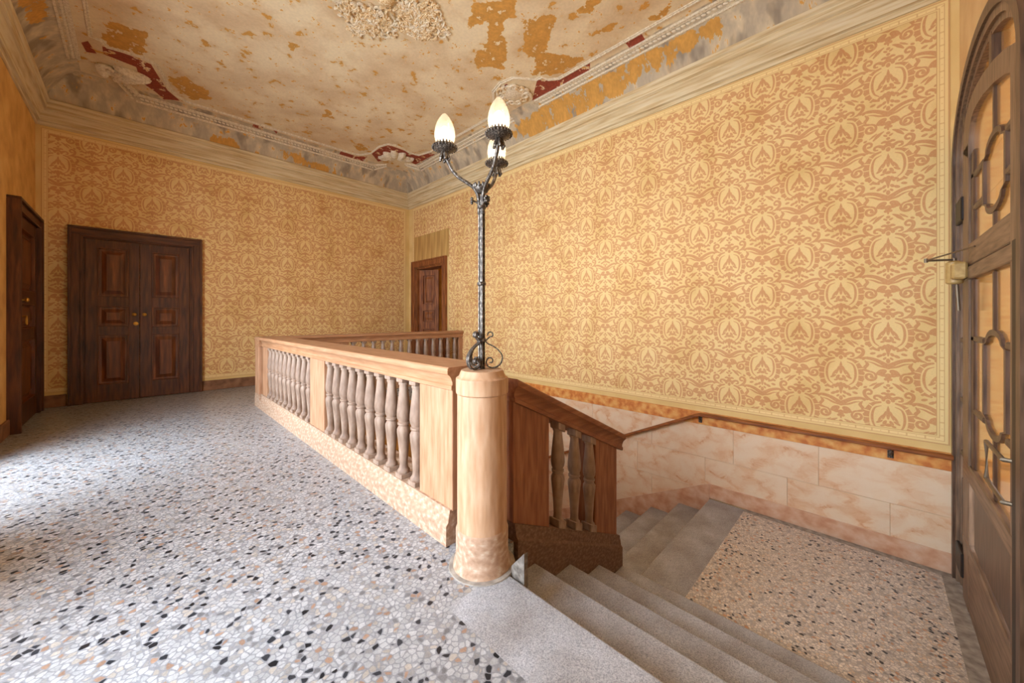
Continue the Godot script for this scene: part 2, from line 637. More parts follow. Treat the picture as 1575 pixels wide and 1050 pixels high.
# ---------------------------------------------------------------- materials
func materials() -> void:
	var SX := FastNoiseLite.TYPE_SIMPLEX
	# plaster
	var pl := ntex(noise(SX, 0.01, 1, 5), 512, [[0.0, 206, 150, 78], [0.5, 226, 172, 94], [1.0, 238, 190, 112]])
	M.wall_plain = mat(pl, Vector3(0.45, 0.45, 0.45), 0.85, Color.WHITE, true)
	M.front = mat(ntex(noise(SX, 0.01, 43, 5), 256, [[0.0, 222, 180, 122], [1.0, 238, 204, 148]]), Vector3(0.6, 0.6, 0.6), 0.85, Color.WHITE, true)
	M.margin = mat(ntex(noise(SX, 0.01, 2, 4), 256, [[0.0, 222, 184, 116], [0.6, 234, 198, 130], [1.0, 240, 208, 144]]), Vector3(0.5, 0.5, 0.5), 0.8, Color.WHITE, true)
	M.white_plaster = mat(ntex(noise(SX, 0.02, 3, 4), 256, [[0.0, 205, 190, 165], [1.0, 228, 214, 190]]), Vector3.ONE, 0.9)
	M.stucco = mat(ntex(noise(SX, 0.03, 4, 4), 256, [[0.0, 198, 174, 140], [0.45, 230, 212, 182], [1.0, 244, 230, 206]]), Vector3(3, 3, 3), 0.85)
	M.gilt_stucco = mat(ntex(noise(SX, 0.03, 41, 4), 256, [[0.0, 186, 134, 76], [0.4, 216, 180, 128], [0.6, 234, 212, 174], [1.0, 240, 222, 188]]), Vector3(4, 4, 4), 0.8)
	var cor := [[0.0, 192, 158, 110], [0.35, 214, 188, 142], [0.6, 224, 202, 160], [1.0, 232, 214, 178]]
	var ct := ntex(noise(SX, 0.02, 6, 5), 512, cor)
	M.cornice_x = mat(ct, Vector3(0.12, 2.0, 2.0), 0.85, Color.WHITE, true)
	M.cornice_z = mat(ct, Vector3(2.0, 2.0, 0.12), 0.85, Color.WHITE, true)
	# paper
	M.paper = mat(damask(), Vector3.ZERO, 0.75)
	M.paper.detail_enabled = true
	M.paper.detail_blend_mode = BaseMaterial3D.BLEND_MODE_MUL
	M.paper.detail_uv_layer = BaseMaterial3D.DETAIL_UV_2
	M.paper.detail_albedo = ntex(noise(SX, 0.009, 7, 4), 512, [[0.0, 236, 222, 200], [0.4, 252, 248, 240], [1.0, 255, 255, 255]])
	M.paper.uv2_triplanar = true
	M.paper.uv2_world_triplanar = true
	M.paper.uv2_scale = Vector3(0.3, 0.22, 0.3)
	M.border = mat(border_strip(), Vector3.ZERO, 0.75)
	M.patch = mat(ntex(noise(SX, 0.012, 8, 4), 256, [[0.0, 170, 126, 66], [0.5, 200, 156, 88], [1.0, 216, 178, 108]]), Vector3(2.5, 0.2, 2.5), 0.85, Color.WHITE, true)
	# wood of the doors: dark, grain along y, x or z
	var wd := ntex(noise(SX, 0.016, 9, 5), 512, [[0.0, 52, 26, 12], [0.35, 78, 40, 18], [0.6, 94, 50, 23], [0.85, 108, 60, 28], [1.0, 122, 72, 36]])
	M.wood_y = mat(wd, Vector3(2.2, 0.22, 2.2), 0.42)
	M.wood_x = mat(wd, Vector3(0.22, 2.2, 2.2), 0.42)
	M.wood_z = mat(wd, Vector3(2.2, 2.2, 0.22), 0.42)
	M.panel_wood = mat(ntex(noise(SX, 0.016, 44, 4), 512, [[0.0, 74, 36, 14], [0.4, 102, 53, 22], [0.7, 122, 67, 30], [1.0, 144, 84, 40]]), Vector3(1.6, 0.16, 1.6), 0.38)
	var ww := ntex(noise(SX, 0.016, 19, 5), 512, [[0.0, 92, 48, 20], [0.4, 134, 74, 32], [0.7, 156, 92, 44], [1.0, 174, 108, 58]])
	M.warm_z = mat(ww, Vector3(2.2, 2.2, 0.22), 0.4)
	M.warm_y = mat(ww, Vector3(2.2, 0.22, 2.2), 0.62)
	# glazed door: grey brown paint, worn
	var gd := ntex(noise(SX, 0.018, 10, 5), 512, [[0.0, 92, 70, 54], [0.4, 122, 96, 74], [0.7, 138, 110, 86], [1.0, 154, 126, 102]])
	M.door_y = mat(gd, Vector3(2.5, 0.25, 2.5), 0.45)
	M.door_x = mat(gd, Vector3(0.25, 2.5, 2.5), 0.45)
	M.door_dark = mat(gd, Vector3(2.5, 0.3, 2.5), 0.4, Color8(186, 178, 180))
	# painted stone of the balustrades
	var st := ntex(noise(SX, 0.017, 20, 5), 512, [[0.0, 172, 126, 88], [0.4, 188, 144, 106], [0.7, 196, 153, 116], [1.0, 206, 166, 131]])
	M.stone_y = mat(st, Vector3(2.4, 0.3, 2.4), 0.62, Color8(242, 232, 230))
	M.stone_x = mat(st, Vector3(0.3, 2.4, 2.4), 0.5, Color8(238, 226, 218))
	var wr := ntex(noise(SX, 0.02, 21, 6), 512, [[0.0, 158, 122, 96], [0.4, 178, 142, 114], [0.66, 188, 156, 130], [0.85, 200, 176, 152], [1.0, 212, 194, 174]])
	M.stone_worn = mat(wr, Vector3(1.6, 2.2, 2.2), 0.75)
	var br := ntex(noise(SX, 0.017, 22, 5), 512, [[0.0, 122, 72, 40], [0.4, 142, 86, 50], [0.7, 154, 98, 60], [1.0, 168, 112, 72]])
	M.brown_y = mat(br, Vector3(2.4, 0.3, 2.4), 0.6)
	M.brown_x = mat(br, Vector3(0.3, 2.4, 2.4), 0.58)
	M.brown_worn = mat(ntex(noise(SX, 0.022, 23, 6), 512, [[0.0, 92, 62, 44], [0.4, 110, 78, 56], [0.66, 122, 90, 68], [0.8, 128, 98, 76], [1.0, 152, 126, 104]]), Vector3(2.2, 3.4, 3.4), 0.75)
	M.baluster = mat(ntex(noise(SX, 0.02, 24, 5), 256, [[0.0, 118, 92, 74], [0.5, 150, 122, 102], [1.0, 172, 148, 128]]), Vector3(2.5, 0.9, 2.5), 0.6)
	M.column = mat(ntex(noise(SX, 0.017, 25, 5), 512, [[0.0, 172, 128, 92], [0.4, 188, 146, 110], [0.7, 196, 156, 122], [1.0, 206, 170, 138]]), Vector3(2.6, 0.35, 2.6), 0.6)
	# floors and stairs
	M.terrazzo = mat(terrazzo(31, Vector3(0.78, 0.795, 0.82)), Vector3(0.72, 0.72, 0.72), 0.3, Color.WHITE, true)
	M.terrazzo.metallic_specular = 0.4
	M.terrazzo_low = mat(terrazzo(32, Vector3(1.0, 0.97, 0.94)), Vector3(0.8, 0.8, 0.8), 0.4, Color.WHITE, true)
	var gn := ntex(noise(FastNoiseLite.TYPE_VALUE, 0.32, 33, 3), 512, [[0.0, 128, 129, 134], [0.4, 174, 175, 180], [0.6, 192, 193, 197], [1.0, 222, 222, 224]])
	M.granite = mat(gn, Vector3(1.7, 1.7, 1.7), 0.65, Color.WHITE, true)
	M.granite.detail_enabled = true
	M.granite.detail_blend_mode = BaseMaterial3D.BLEND_MODE_MUL
	M.granite.detail_uv_layer = BaseMaterial3D.DETAIL_UV_2
	M.granite.detail_albedo = ntex(noise(SX, 0.01, 34, 4), 256, [[0.0, 214, 206, 198], [1.0, 255, 255, 255]])
	M.granite.uv2_triplanar = true
	M.granite.uv2_world_triplanar = true
	M.granite.uv2_scale = Vector3(0.9, 0.9, 0.9)
	M.cement = mat(ntex(noise(SX, 0.03, 35, 5), 256, [[0.0, 132, 122, 112], [0.5, 164, 154, 142], [1.0, 190, 180, 168]]), Vector3(1.5, 1.5, 1.5), 0.8)
	M.kerb = mat(ntex(noise(SX, 0.04, 45, 5), 256, [[0.0, 84, 74, 66], [0.5, 116, 106, 96], [0.8, 134, 124, 114], [1.0, 170, 160, 148]]), Vector3(2, 2, 2), 0.85)
	# wainscot
	var mn := noise(SX, 0.005, 36, 5)
	mn.domain_warp_enabled = true
	mn.domain_warp_amplitude = 70.0
	mn.domain_warp_frequency = 0.012
	mn.fractal_type = FastNoiseLite.FRACTAL_RIDGED
	var mt := ntex(mn, 512, [[0.0, 240, 214, 184], [0.35, 238, 208, 174], [0.6, 234, 196, 158], [0.8, 228, 180, 138], [0.92, 216, 156, 114], [1.0, 200, 134, 94]])
	for k in 4:
		M["marble_%d" % k] = mat(mt, Vector3(0.8, 1.0, 0.55 + 0.1 * k), 0.35, Color.WHITE, true)
		M["marble_%d" % k].uv1_offset = Vector3(0.31 * k, 0.17 * k, 0.43 * k)
	M.orange_band = mat(ntex(noise(SX, 0.02, 37, 5), 256, [[0.0, 190, 96, 36], [0.5, 222, 146, 70], [1.0, 238, 186, 112]]), Vector3(1.2, 1.2, 1.2), 0.5, Color.WHITE, true)
	M.red_base = mat(ntex(noise(SX, 0.02, 38, 5), 256, [[0.0, 200, 140, 104], [0.5, 218, 170, 136], [1.0, 228, 196, 168]]), Vector3(1.0, 1.2, 1.0), 0.5, Color.WHITE, true)
	M.skirting = mat(ntex(noise(SX, 0.02, 39, 4), 256, [[0.0, 108, 70, 44], [0.5, 138, 94, 62], [1.0, 158, 114, 80]]), Vector3(1, 1, 1), 0.55)
	# metal and glass
	M.iron = mat(ntex(noise(SX, 0.04, 40, 4), 256, [[0.0, 40, 34, 30], [0.5, 84, 74, 66], [0.75, 130, 120, 108], [1.0, 176, 166, 152]]), Vector3(9, 3, 9), 0.42)
	M.iron.metallic = 0.55
	M.brass = StandardMaterial3D.new()
	M.brass.albedo_color = Color8(214, 168, 84)
	M.brass.metallic = 0.9
	M.brass.roughness = 0.3
	M.closer = mat(ntex(noise(SX, 0.03, 42, 3), 128, [[0.0, 176, 142, 84], [1.0, 206, 174, 112]]), Vector3(4, 4, 4), 0.45)
	M.steel = StandardMaterial3D.new()
	M.steel.albedo_color = Color8(120, 104, 84)
	M.steel.metallic = 0.6
	M.steel.roughness = 0.4
	M.amber = StandardMaterial3D.new()
	M.amber.albedo_color = Color(Color8(226, 164, 70), 0.5)
	M.amber.transparency = BaseMaterial3D.TRANSPARENCY_ALPHA
	M.amber.roughness = 0.12
	M.clear = StandardMaterial3D.new()
	M.clear.albedo_color = Color(1, 1, 1, 0.05)
	M.clear.transparency = BaseMaterial3D.TRANSPARENCY_ALPHA
	M.clear.roughness = 0.02
	M.shade_glass = StandardMaterial3D.new()
	M.shade_glass.albedo_color = Color(0.6, 0.58, 0.54, 0.32)
	M.shade_glass.transparency = BaseMaterial3D.TRANSPARENCY_ALPHA
	M.shade_glass.roughness = 0.08
	M.filament = StandardMaterial3D.new()
	M.filament.albedo_color = Color(1, 0.98, 0.94)
	M.filament.emission_enabled = true
	M.filament.emission = Color(1.0, 0.985, 0.96)
	M.filament.emission_energy_multiplier = 0.42
	M.black = StandardMaterial3D.new()
	M.black.albedo_color = Color8(28, 20, 16)
	M.black.roughness = 0.5

# ---------------------------------------------------------------- main
func _ready() -> void:
	# camera: shifted lens, level
	var cam := Camera3D.new()
	cam.name = "camera"
	add_child(cam)
	cam.position = Vector3(0, 1.27, 0)
	cam.rotation.y = deg_to_rad(-45.5)
	cam.keep_aspect = Camera3D.KEEP_HEIGHT
	cam.set_frustum(2.0 * 0.05 * 525.0 / 568.0, Vector2(0, -0.05 * 37.0 / 568.0), 0.05, 100.0)
	cam.current = true
	# sky
	var we := WorldEnvironment.new()
	we.name = "surroundings"
	var env := Environment.new()
	env.background_mode = Environment.BG_SKY
	var sky := Sky.new()
	var sm := ProceduralSkyMaterial.new()
	sm.sky_top_color = Color8(190, 208, 232)
	sm.sky_horizon_color = Color8(226, 230, 234)
	sm.ground_horizon_color = Color8(200, 194, 184)
	sm.ground_bottom_color = Color8(150, 142, 132)
	sm.sky_energy_multiplier = 1.4
	sky.sky_material = sm
	env.sky = sky
	env.ambient_light_source = Environment.AMBIENT_SOURCE_SKY
	env.reflected_light_source = Environment.REFLECTION_SOURCE_SKY
	env.tonemap_mode = Environment.TONE_MAPPER_LINEAR
	env.tonemap_exposure = 2.6
	env.sdfgi_enabled = true
	env.ssao_enabled = true
	env.ssil_enabled = true
	we.environment = env
	add_child(we)
	# daylight in the two tall windows of the left wall and behind the glazed door
	daylight(Vector3(-2.5, 2.0, -4.70), Vector3(0, -PI / 2, 0), Vector2(2.8, 3.8), 34.0, Color(0.88, 0.94, 1.0))
	daylight(Vector3(-2.5, 2.0, -1.75), Vector3(0, -PI / 2, 0), Vector2(2.8, 3.8), 36.0, Color(0.88, 0.94, 1.0))
	materials()
	shell()
	ceiling_work()
	wainscot()
	stairs()
	doors()
	glazed_door()
	balustrades()
	column_and_lamp()
	handrail()

func daylight(at: Vector3, turn: Vector3, size: Vector2, e: float, c: Color) -> void:
	var l := AreaLight3D.new()
	l.name = numbered("window_daylight")
	add_child(l)
	l.position = at
	l.rotation = turn
	l.area_size = size
	l.light_energy = e
	l.light_color = c
	l.set("area_range", 40.0)
	l.shadow_enabled = true

# ---------------------------------------------------------------- setting
func panel(parent: Node, called: String, m: Material, wall: String, a0: float, a1: float, y0: float, y1: float, proud: float, uv_m: Vector2, off := Vector2.ZERO) -> MeshInstance3D:
	# thin sheet on a wall; wall "right": a = z, "back": a = x
	var b := MB.new()
	var P := func(a: float, y: float, d: float) -> Vector3:
		return Vector3(XR - d, y, a) if wall == "right" else Vector3(a, y, ZB + d)
	var U := func(a: float, y: float) -> Vector2:
		return Vector2((a - off.x) / uv_m.x, -(y - off.y) / uv_m.y)
	b.quad_uv([P.call(a0, y0, proud), P.call(a0, y1, proud), P.call(a1, y1, proud), P.call(a1, y0, proud)], [U.call(a0, y0), U.call(a0, y1), U.call(a1, y1), U.call(a1, y0)])
	var r := [[a0, y0, a0, y1], [a0, y1, a1, y1], [a1, y1, a1, y0], [a1, y0, a0, y0]]
	for e in r:
		b.quad(P.call(e[0], e[1], 0.0), P.call(e[2], e[3], 0.0), P.call(e[2], e[3], proud), P.call(e[0], e[1], proud))
	return obj(called, b, m, parent)

func strip(parent: Node, wall: String, a0: float, y0: float, a1: float, y1: float, w: float, proud: float) -> void:
	# border strip along one edge: u runs along, v across
	var b := MB.new()
	var P := func(a: float, y: float, d: float) -> Vector3:
		return Vector3(XR - d, y, a) if wall == "right" else Vector3(a, y, ZB + d)
	var d := Vector2(a1 - a0, y1 - y0)
	var n := Vector2(-d.y, d.x).normalized() * w
	var t := d.normalized() * absf(w)
	var L := d.length() / 0.22
	var c := [Vector2(a0, y0) - t + n, Vector2(a0, y0), Vector2(a1, y1), Vector2(a1, y1) + t + n]
	var k := absf(w) / 0.22
	b.quad_uv([P.call(c[0].x, c[0].y, proud), P.call(c[1].x, c[1].y, proud), P.call(c[2].x, c[2].y, proud), P.call(c[3].x, c[3].y, proud)], [Vector2(-k, 1), Vector2(0, 0), Vector2(L, 0), Vector2(L + k, 1)])
	b.quad(P.call(c[0].x, c[0].y, 0.0), P.call(c[0].x, c[0].y, proud), P.call(c[3].x, c[3].y, proud), P.call(c[3].x, c[3].y, 0.0))
	obj("wallpaper_border", b, M.border, parent)

func shell() -> void:
	# floor of the upper level, a well left open for the stairs
	var f := MB.new()
	f.box(Vector3(XL, -0.25, ZB), Vector3(0.955, 0, ZF))
	f.box(Vector3(0.955, -0.25, ZB), Vector3(1.262, 0, -1.335))
	f.box(Vector3(1.262, -0.25, ZB), Vector3(1.5, 0, -1.46))
	f.box(Vector3(1.5, -0.25, ZB), Vector3(XR, 0, -6.1))
	tag(obj("floor", f, M.terrazzo), "white speckled terrazzo floor of the upper corridor", "floor", "", "structure")
	# back wall
	var w := boxed(Vector3(XL - 0.35, -0.25, ZB - 0.3), Vector3(XR + 0.35, 5.0, ZB))
	var wb := obj("wall_back", w, M.margin)
	tag(wb, "back wall with dark orange damask paper and the double door", "wall", "", "structure")
	panel(wb, "wallpaper", M.paper, "back", -0.868, 4.62, 0.27, 3.86, 0.003, Vector2(0.64, 0.763), Vector2(0.02, 0.2))
	strip(wb, "back", 4.62, 0.27, -0.868, 0.27, 0.062, 0.005)
	strip(wb, "back", -0.868, 3.86, 4.62, 3.86, 0.062, 0.005)
	strip(wb, "back", -0.868, 0.27, -0.868, 3.86, 0.062, 0.005)
	strip(wb, "back", 4.62, 3.86, 4.62, 0.27, 0.062, 0.005)
	# right wall, down to the foot of the well, with the far doorway
	w = MB.new()
	w.box(Vector3(XR, -3.6, -6.85), Vector3(XR + 0.3, 5.0, ZF + 0.35))
	w.box(Vector3(XR, -0.25, ZB), Vector3(XR + 0.3, 5.0, -7.95))
	w.box(Vector3(XR, 2.46, -7.95), Vector3(XR + 0.3, 5.0, -6.85))
	w.box(Vector3(XR, -0.25, -7.95), Vector3(XR + 0.3, 0.0, -6.85))
	var wr := obj("wall_right", w, M.margin)
	tag(wr, "long right wall with pale orange damask paper above a marble wainscot", "wall", "", "structure")
	# the paper is hung round the doorway
	var off := Vector2(-0.075, 0.535)
	panel(wr, "wallpaper", M.paper, "right", -6.62, 0.373, 0.27, 3.87, 0.003, Vector2(0.64, 0.763), off)
	panel(wr, "wallpaper", M.paper, "right", -8.06, -6.62, 3.22, 3.87, 0.003, Vector2(0.64, 0.763), off)
	panel(wr, "wallpaper_patch", M.patch, "right", -8.06, -6.62, 2.6, 3.22, 0.002, Vector2.ONE)
	strip(wr, "right", -6.62, 0.27, 0.373, 0.27, -0.075, 0.005)
	strip(wr, "right", 0.373, 3.87, -8.06, 3.87, -0.075, 0.005)
	strip(wr, "right", 0.373, 0.27, 0.373, 3.87, -0.075, 0.005)
	strip(wr, "right", -8.06, 3.87, -8.06, 2.6, -0.075, 0.005)
	# left wall with two tall windows, out of the picture to the left
	w = MB.new()
	for z in [[ZB, -5.45], [-3.95, -2.5], [-1.0, ZF + 0.35]]:
		w.box(Vector3(XL - 0.35, -0.25, z[0]), Vector3(XL, 5.0, z[1]))
	for z in [[-5.45, -3.95], [-2.5, -1.0]]:
		w.box(Vector3(XL - 0.35, 3.1, z[0]), Vector3(XL, 5.0, z[1]))
		w.box(Vector3(XL - 0.35, -0.25, z[0]), Vector3(XL, 0.12, z[1]))
	tag(obj("wall_left", w, M.wall_plain), "left wall of plain mottled orange plaster", "wall", "", "structure")
	for k in 2:
		var z0: float = [-5.45, -2.5][k]
		var z1: float = [-3.95, -1.0][k]
		var win := thing("window_%d" % (k + 1))
		tag(win, ["tall casement window in the left wall, farther from the stairs", "tall casement window in the left wall, opposite the stairs"][k], "window", "", "structure")
		var fr := MB.new()
		var x0 := XL - 0.22
		var x1 := XL - 0.16
		for z in [[z0, z0 + 0.07], [z1 - 0.07, z1], [(z0 + z1) / 2 - 0.05, (z0 + z1) / 2 + 0.05]]:
			fr.box(Vector3(x0, 0.12, z[0]), Vector3(x1, 3.1, z[1]), 0.008)
		for y in [0.12, 1.1, 2.1, 3.03]:
			fr.box(Vector3(x0, y, z0), Vector3(x1, y + 0.07, z1), 0.008)
		obj("window_frame", fr, M.white_plaster, win)
		for z in [[z0 + 0.07, (z0 + z1) / 2 - 0.05], [(z0 + z1) / 2 + 0.05, z1 - 0.07]]:
			for y in [[0.19, 1.1], [1.17, 2.1], [2.17, 3.03]]:
				obj("pane", boxed(Vector3(x0 + 0.028, y[0], z[0]), Vector3(x0 + 0.032, y[1], z[1])), M.clear, win)
	# front wall: the arched doorway stands in it at the level of the half landing
	var poly := PackedVector2Array()
	poly.append(Vector2(XR + 0.3, YL - 0.25))
	poly.append(Vector2(XR + 0.3, 5.0))
	poly.append(Vector2(XL - 0.35, 5.0))
	poly.append(Vector2(XL - 0.35, -0.25))
	poly.append(Vector2(1.3, -0.25))
	poly.append(Vector2(1.3, YL - 0.25))
	poly.append(Vector2(2.74, YL - 0.25))
	for p in arch(3.75, 1.01, 2.5, 0.58, 24):
		poly.append(p)
	poly.append(Vector2(4.76, YL - 0.25))
	w = MB.new()
	w.prism(poly, ZF, ZF + 0.35)
	tag(obj("wall_front", w, M.front), "front wall of plain orange plaster round the arched door", "wall", "", "structure")
	# skirtings
	var sb := MB.new()
	for x in [[XL, -0.70], [0.80, XR]]:
		sb.box(Vector3(x[0], 0, ZB), Vector3(x[1], 0.17, ZB + 0.025), 0.006)
	tag(obj("baseboard_back", sb, M.skirting), "brown painted skirting along the back wall", "skirting", "", "structure")
	sb = MB.new()
	for z in [[ZB + 0.025, -8.1], [-6.66, -5.45]]:
		sb.box(Vector3(XL, 0, z[0]), Vector3(XL + 0.025, 0.17, z[1]), 0.006)
	tag(obj("baseboard_left", sb, M.skirting), "brown painted skirting along the left wall", "skirting", "", "structure")
	sb = MB.new()
	sb.box(Vector3(XR - 0.025, 0, -6.66), Vector3(XR, 0.17, -6.4), 0.006)
	tag(obj("baseboard_right", sb, M.skirting), "short brown skirting beside the far doorway", "skirting", "", "structure")
	# room beyond the far doorway
	w = MB.new()
	w.box(Vector3(XR + 0.3, -0.25, -9.2), Vector3(XR + 3.0, 0, -5.6))
	w.box(Vector3(XR + 0.3, 3.0, -9.2), Vector3(XR + 3.0, 3.2, -5.6))
	w.box(Vector3(XR + 3.0, -0.25, -9.2), Vector3(XR + 3.2, 3.2, -5.6))
	w.box(Vector3(XR + 0.3, 0, -9.4), Vector3(XR + 3.0, 3.0, -9.2))
	w.box(Vector3(XR + 0.3, 0, -5.6), Vector3(XR + 3.0, 3.0, -5.4))
	tag(obj("wall_beyond", w, M.wall_plain), "unlit side room beyond the half open far door", "wall", "", "structure")
	# hall outside the arched door
	w = MB.new()
	w.box(Vector3(1.2, YL - 0.25, ZF + 0.35), Vector3(6.2, YL, 4.6))
	w.box(Vector3(1.2, YL, 4.4), Vector3(6.2, 4.0, 4.6))
	tag(obj("wall_outside", w, M.wall_plain), "orange plastered yard wall outside the arched door", "wall", "", "structure")

func arch(xc: float, hw: float, spring: float, rise: float, n: int) -> Array:
	var out := []
	for k in n + 1:
		var a := PI - PI * k / n
		out.append(Vector2(xc + cos(a) * hw, spring + sin(a) * rise))
	return out

func inset(p: float) -> Array:
	return [Vector2(XL + p, ZB + p), Vector2(XR - p, ZB + p), Vector2(XR - p, ZF - p), Vector2(XL + p, ZF - p)]

func cove(b: MB, prof: Array, side: int, uv := false) -> void:
	# profile of (inset from the walls, height), mitred along one side of the room
	var U := func(p: Vector3) -> Vector2:
		return Vector2((p.x - XL) / (XR - XL), (p.z - ZB) / (ZF - ZB))
	for i in prof.size() - 1:
		var a: Array = inset(prof[i].x)
		var c: Array = inset(prof[i + 1].x)
		var k := (side + 1) % 4
		var q := [Vector3(a[side].x, prof[i].y, a[side].y), Vector3(a[k].x, prof[i].y, a[k].y), Vector3(c[k].x, prof[i + 1].y, c[k].y), Vector3(c[side].x, prof[i + 1].y, c[side].y)]
		if uv:
			b.quad_uv(q, [U.call(q[0]), U.call(q[1]), U.call(q[2]), U.call(q[3])])
		else:
			b.quad(q[0], q[1], q[2], q[3])

func ceiling_work() -> void:
	var m := mat(ceiling_paint(), Vector3.ZERO, 0.9)
	var b := MB.new()
	var prof := [Vector2(0.0, 4.29), Vector2(0.1, 4.30), Vector2(0.13, 4.38), Vector2(0.18, 4.47), Vector2(0.25, 4.56), Vector2(0.33, 4.63), Vector2(0.42, 4.675), Vector2(0.5, YC)]
	for s in 4:
		cove(b, prof, s, true)
	var c := inset(0.5)
	var U := func(p: Vector2) -> Vector2:
		return Vector2((p.x - XL) / (XR - XL), (p.y - ZB) / (ZF - ZB))
	b.quad_uv([Vector3(c[0].x, YC, c[0].y), Vector3(c[1].x, YC, c[1].y), Vector3(c[2].x, YC, c[2].y), Vector3(c[3].x, YC, c[3].y)], [U.call(c[0]), U.call(c[1]), U.call(c[2]), U.call(c[3])])
	var ce := obj("ceiling", b, m, null, 50.0)
	tag(ce, "coved ceiling of peeling cream and ochre limewash", "ceiling", "", "structure")
	obj("roof_slab", boxed(Vector3(XL - 0.35, 4.86, ZB - 0.3), Vector3(XR + 0.3, 5.1, ZF + 0.35)), M.white_plaster, ce)
	# cornice, one length for each wall
	var cp := [Vector2(0.0, 3.955), Vector2(0.018, 3.957), Vector2(0.022, 3.985), Vector2(0.012, 3.99), Vector2(0.012, 4.005), Vector2(0.045, 4.012), Vector2(0.05, 4.06), Vector2(0.04, 4.066), Vector2(0.042, 4.08), Vector2(0.058, 4.11), Vector2(0.085, 4.135), Vector2(0.092, 4.14), Vector2(0.08, 4.15), Vector2(0.08, 4.165), Vector2(0.112, 4.175), Vector2(0.116, 4.225), Vector2(0.105, 4.23), Vector2(0.108, 4.245), Vector2(0.13, 4.255), Vector2(0.142, 4.275), Vector2(0.142, 4.295), Vector2(0.12, 4.31), Vector2(0.09, 4.31)]
	for s in 4:
		var t := MB.new()
		cove(t, cp, s)
		tag(obj("trim_%d" % (s + 1), t, M.cornice_x if s % 2 == 0 else M.cornice_z), ["cream plaster cornice above the back wall", "cream plaster cornice above the long right wall", "cream plaster cornice above the front wall", "cream plaster cornice above the left wall"][s], "cornice", "", "structure")
	# moulded frame on the ceiling: outer beaded roll and two inner fillets
	var outer := [
		[Vector2(4.43, 0.1), Vector2(4.43, -3.80)], [Vector2(4.44, -4.35), Vector2(4.46, -7.3)], [Vector2(4.46, -7.3), Vector2(4.22, -7.5)],
		[Vector2(3.95, -7.82), Vector2(3.72, -7.98)], [Vector2(3.72, -7.98), Vector2(0.0, -7.99)], [Vector2(0.0, -7.99), Vector2(-0.16, -7.78)], [Vector2(-0.575, -7.48), Vector2(-0.56, 0.1)], [Vector2(-0.56, 0.1), Vector2(4.43, 0.1)]]
	var roll := MB.new()
	var bead := MB.new()
	bead.blob(Vector3.ZERO, Vector3(0.03, 0.014, 0.016), Basis.IDENTITY, 6, 4)
	var places := []
	for s in outer:
		var a: Vector2 = s[0]
		var e: Vector2 = s[1]
		var d := (e - a).normalized()
		var n := Vector2(-d.y, d.x)
		for o in [[-0.05, 0.012, 0.02], [-0.028, 0.008, 0.012], [0.045, 0.01, 0.016]]:
			var p0: Vector2 = a + n * o[0]
			var p1: Vector2 = e + n * o[0]
			roll.strap([Vector3(p0.x, ceil_y(p0), p0.y), Vector3(p1.x, ceil_y(p1), p1.y)], Vector3(n.x, 0, n.y), o[1] * 2.0, o[2] * 2.0)
		var L := a.distance_to(e)
		for k in int(L / 0.055):
			var p := a + d * (k + 0.5) * 0.055
			places.append(Transform3D(Basis(Vector3.UP, -d.angle() + 0.5), Vector3(p.x, ceil_y(p) - 0.006, p.y)))
	var frame := obj("trim_5", roll, M.stucco)
	tag(frame, "moulded plaster frame with a beaded edge round the ceiling", "moulding", "", "structure")
	var mm := MultiMesh.new()
	mm.transform_format = MultiMesh.TRANSFORM_3D
	mm.mesh = bead.mesh()
	mm.instance_count = places.size()
	for k in places.size():
		mm.set_instance_transform(k, places[k])
	var mi := MultiMeshInstance3D.new()
	mi.name = "bead_row"
	mi.multimesh = mm
	mi.material_override = M.stucco
	mi.set_meta("kind", "stuff")
	frame.add_child(mi)
	# inner fillet with its bumps round the corner shells and the side cartouche
	var inner := [4.25, 0.0, 4.25, -3.22, 4.16, -3.35, 4.05, -3.38, 4.04, -3.48, 3.93, -3.55, 3.78, -3.68, 3.74, -3.9, 3.8, -4.12, 3.98, -4.3, 4.08, -4.44, 4.2, -4.5, 4.25, -4.65, 4.26, -6.55, 4.18, -6.86, 3.98, -6.9, 3.81, -6.83, 3.62, -6.8, 3.48, -6.87, 3.41, -7.1, 3.43, -7.5, 3.3, -7.74, 3.1, -7.79, .56, -7.79, .44, -7.7, .34, -7.5, .27, -7.2, .19, -6.95, .06, -6.87, -.12, -6.9, -.26, -6.93, -.31, -6.82, -.4, -6.8, -.39, 0.0, 4.25, 0.0]
	var fil := MB.new()
	for o in [0.0, 0.035]:
		var pts := []
		for k in range(0, inner.size(), 2):
			var p := Vector2(inner[k], inner[k + 1])
			p += (Vector2(1.9, -3.9) - p).normalized() * o
			pts.append(Vector3(p.x, YC - 0.002, p.y))
		fil.tube(pts, 0.016 if o == 0.0 else 0.009, 6)
	obj("inner_fillet", fil, M.stucco, frame)
	# relief ornaments
	var sh := thing("stucco_shell", Vector3(3.9, YC, -7.3), 0.0)
	tag(sh, "cream stucco shell in the far corner of the ceiling frame", "ornament", "stucco ornaments on the ceiling frame")
	shell_relief(sh, Vector3(-0.62, 0, 0.78), 0.31)
	var ca := thing("stucco_cartouche", Vector3(4.04, YC, -3.95))
	tag(ca, "broken stucco cartouche midway along the right of the ceiling frame", "ornament", "stucco ornaments on the ceiling frame")
	cartouche(ca)
	var wg := thing("stucco_shell", Vector3(-0.2, YC, -7.5))
	tag(wg, "cream stucco leaf spray at the left corner of the ceiling frame", "ornament", "stucco ornaments on the ceiling frame")
	leaf_spray(wg)
	var ro := thing("ceiling_rosette", Vector3(1.86, YC, -3.72))
	tag(ro, "large gilded stucco scrollwork rosette at the middle of the ceiling", "rosette")
	rosette(ro)

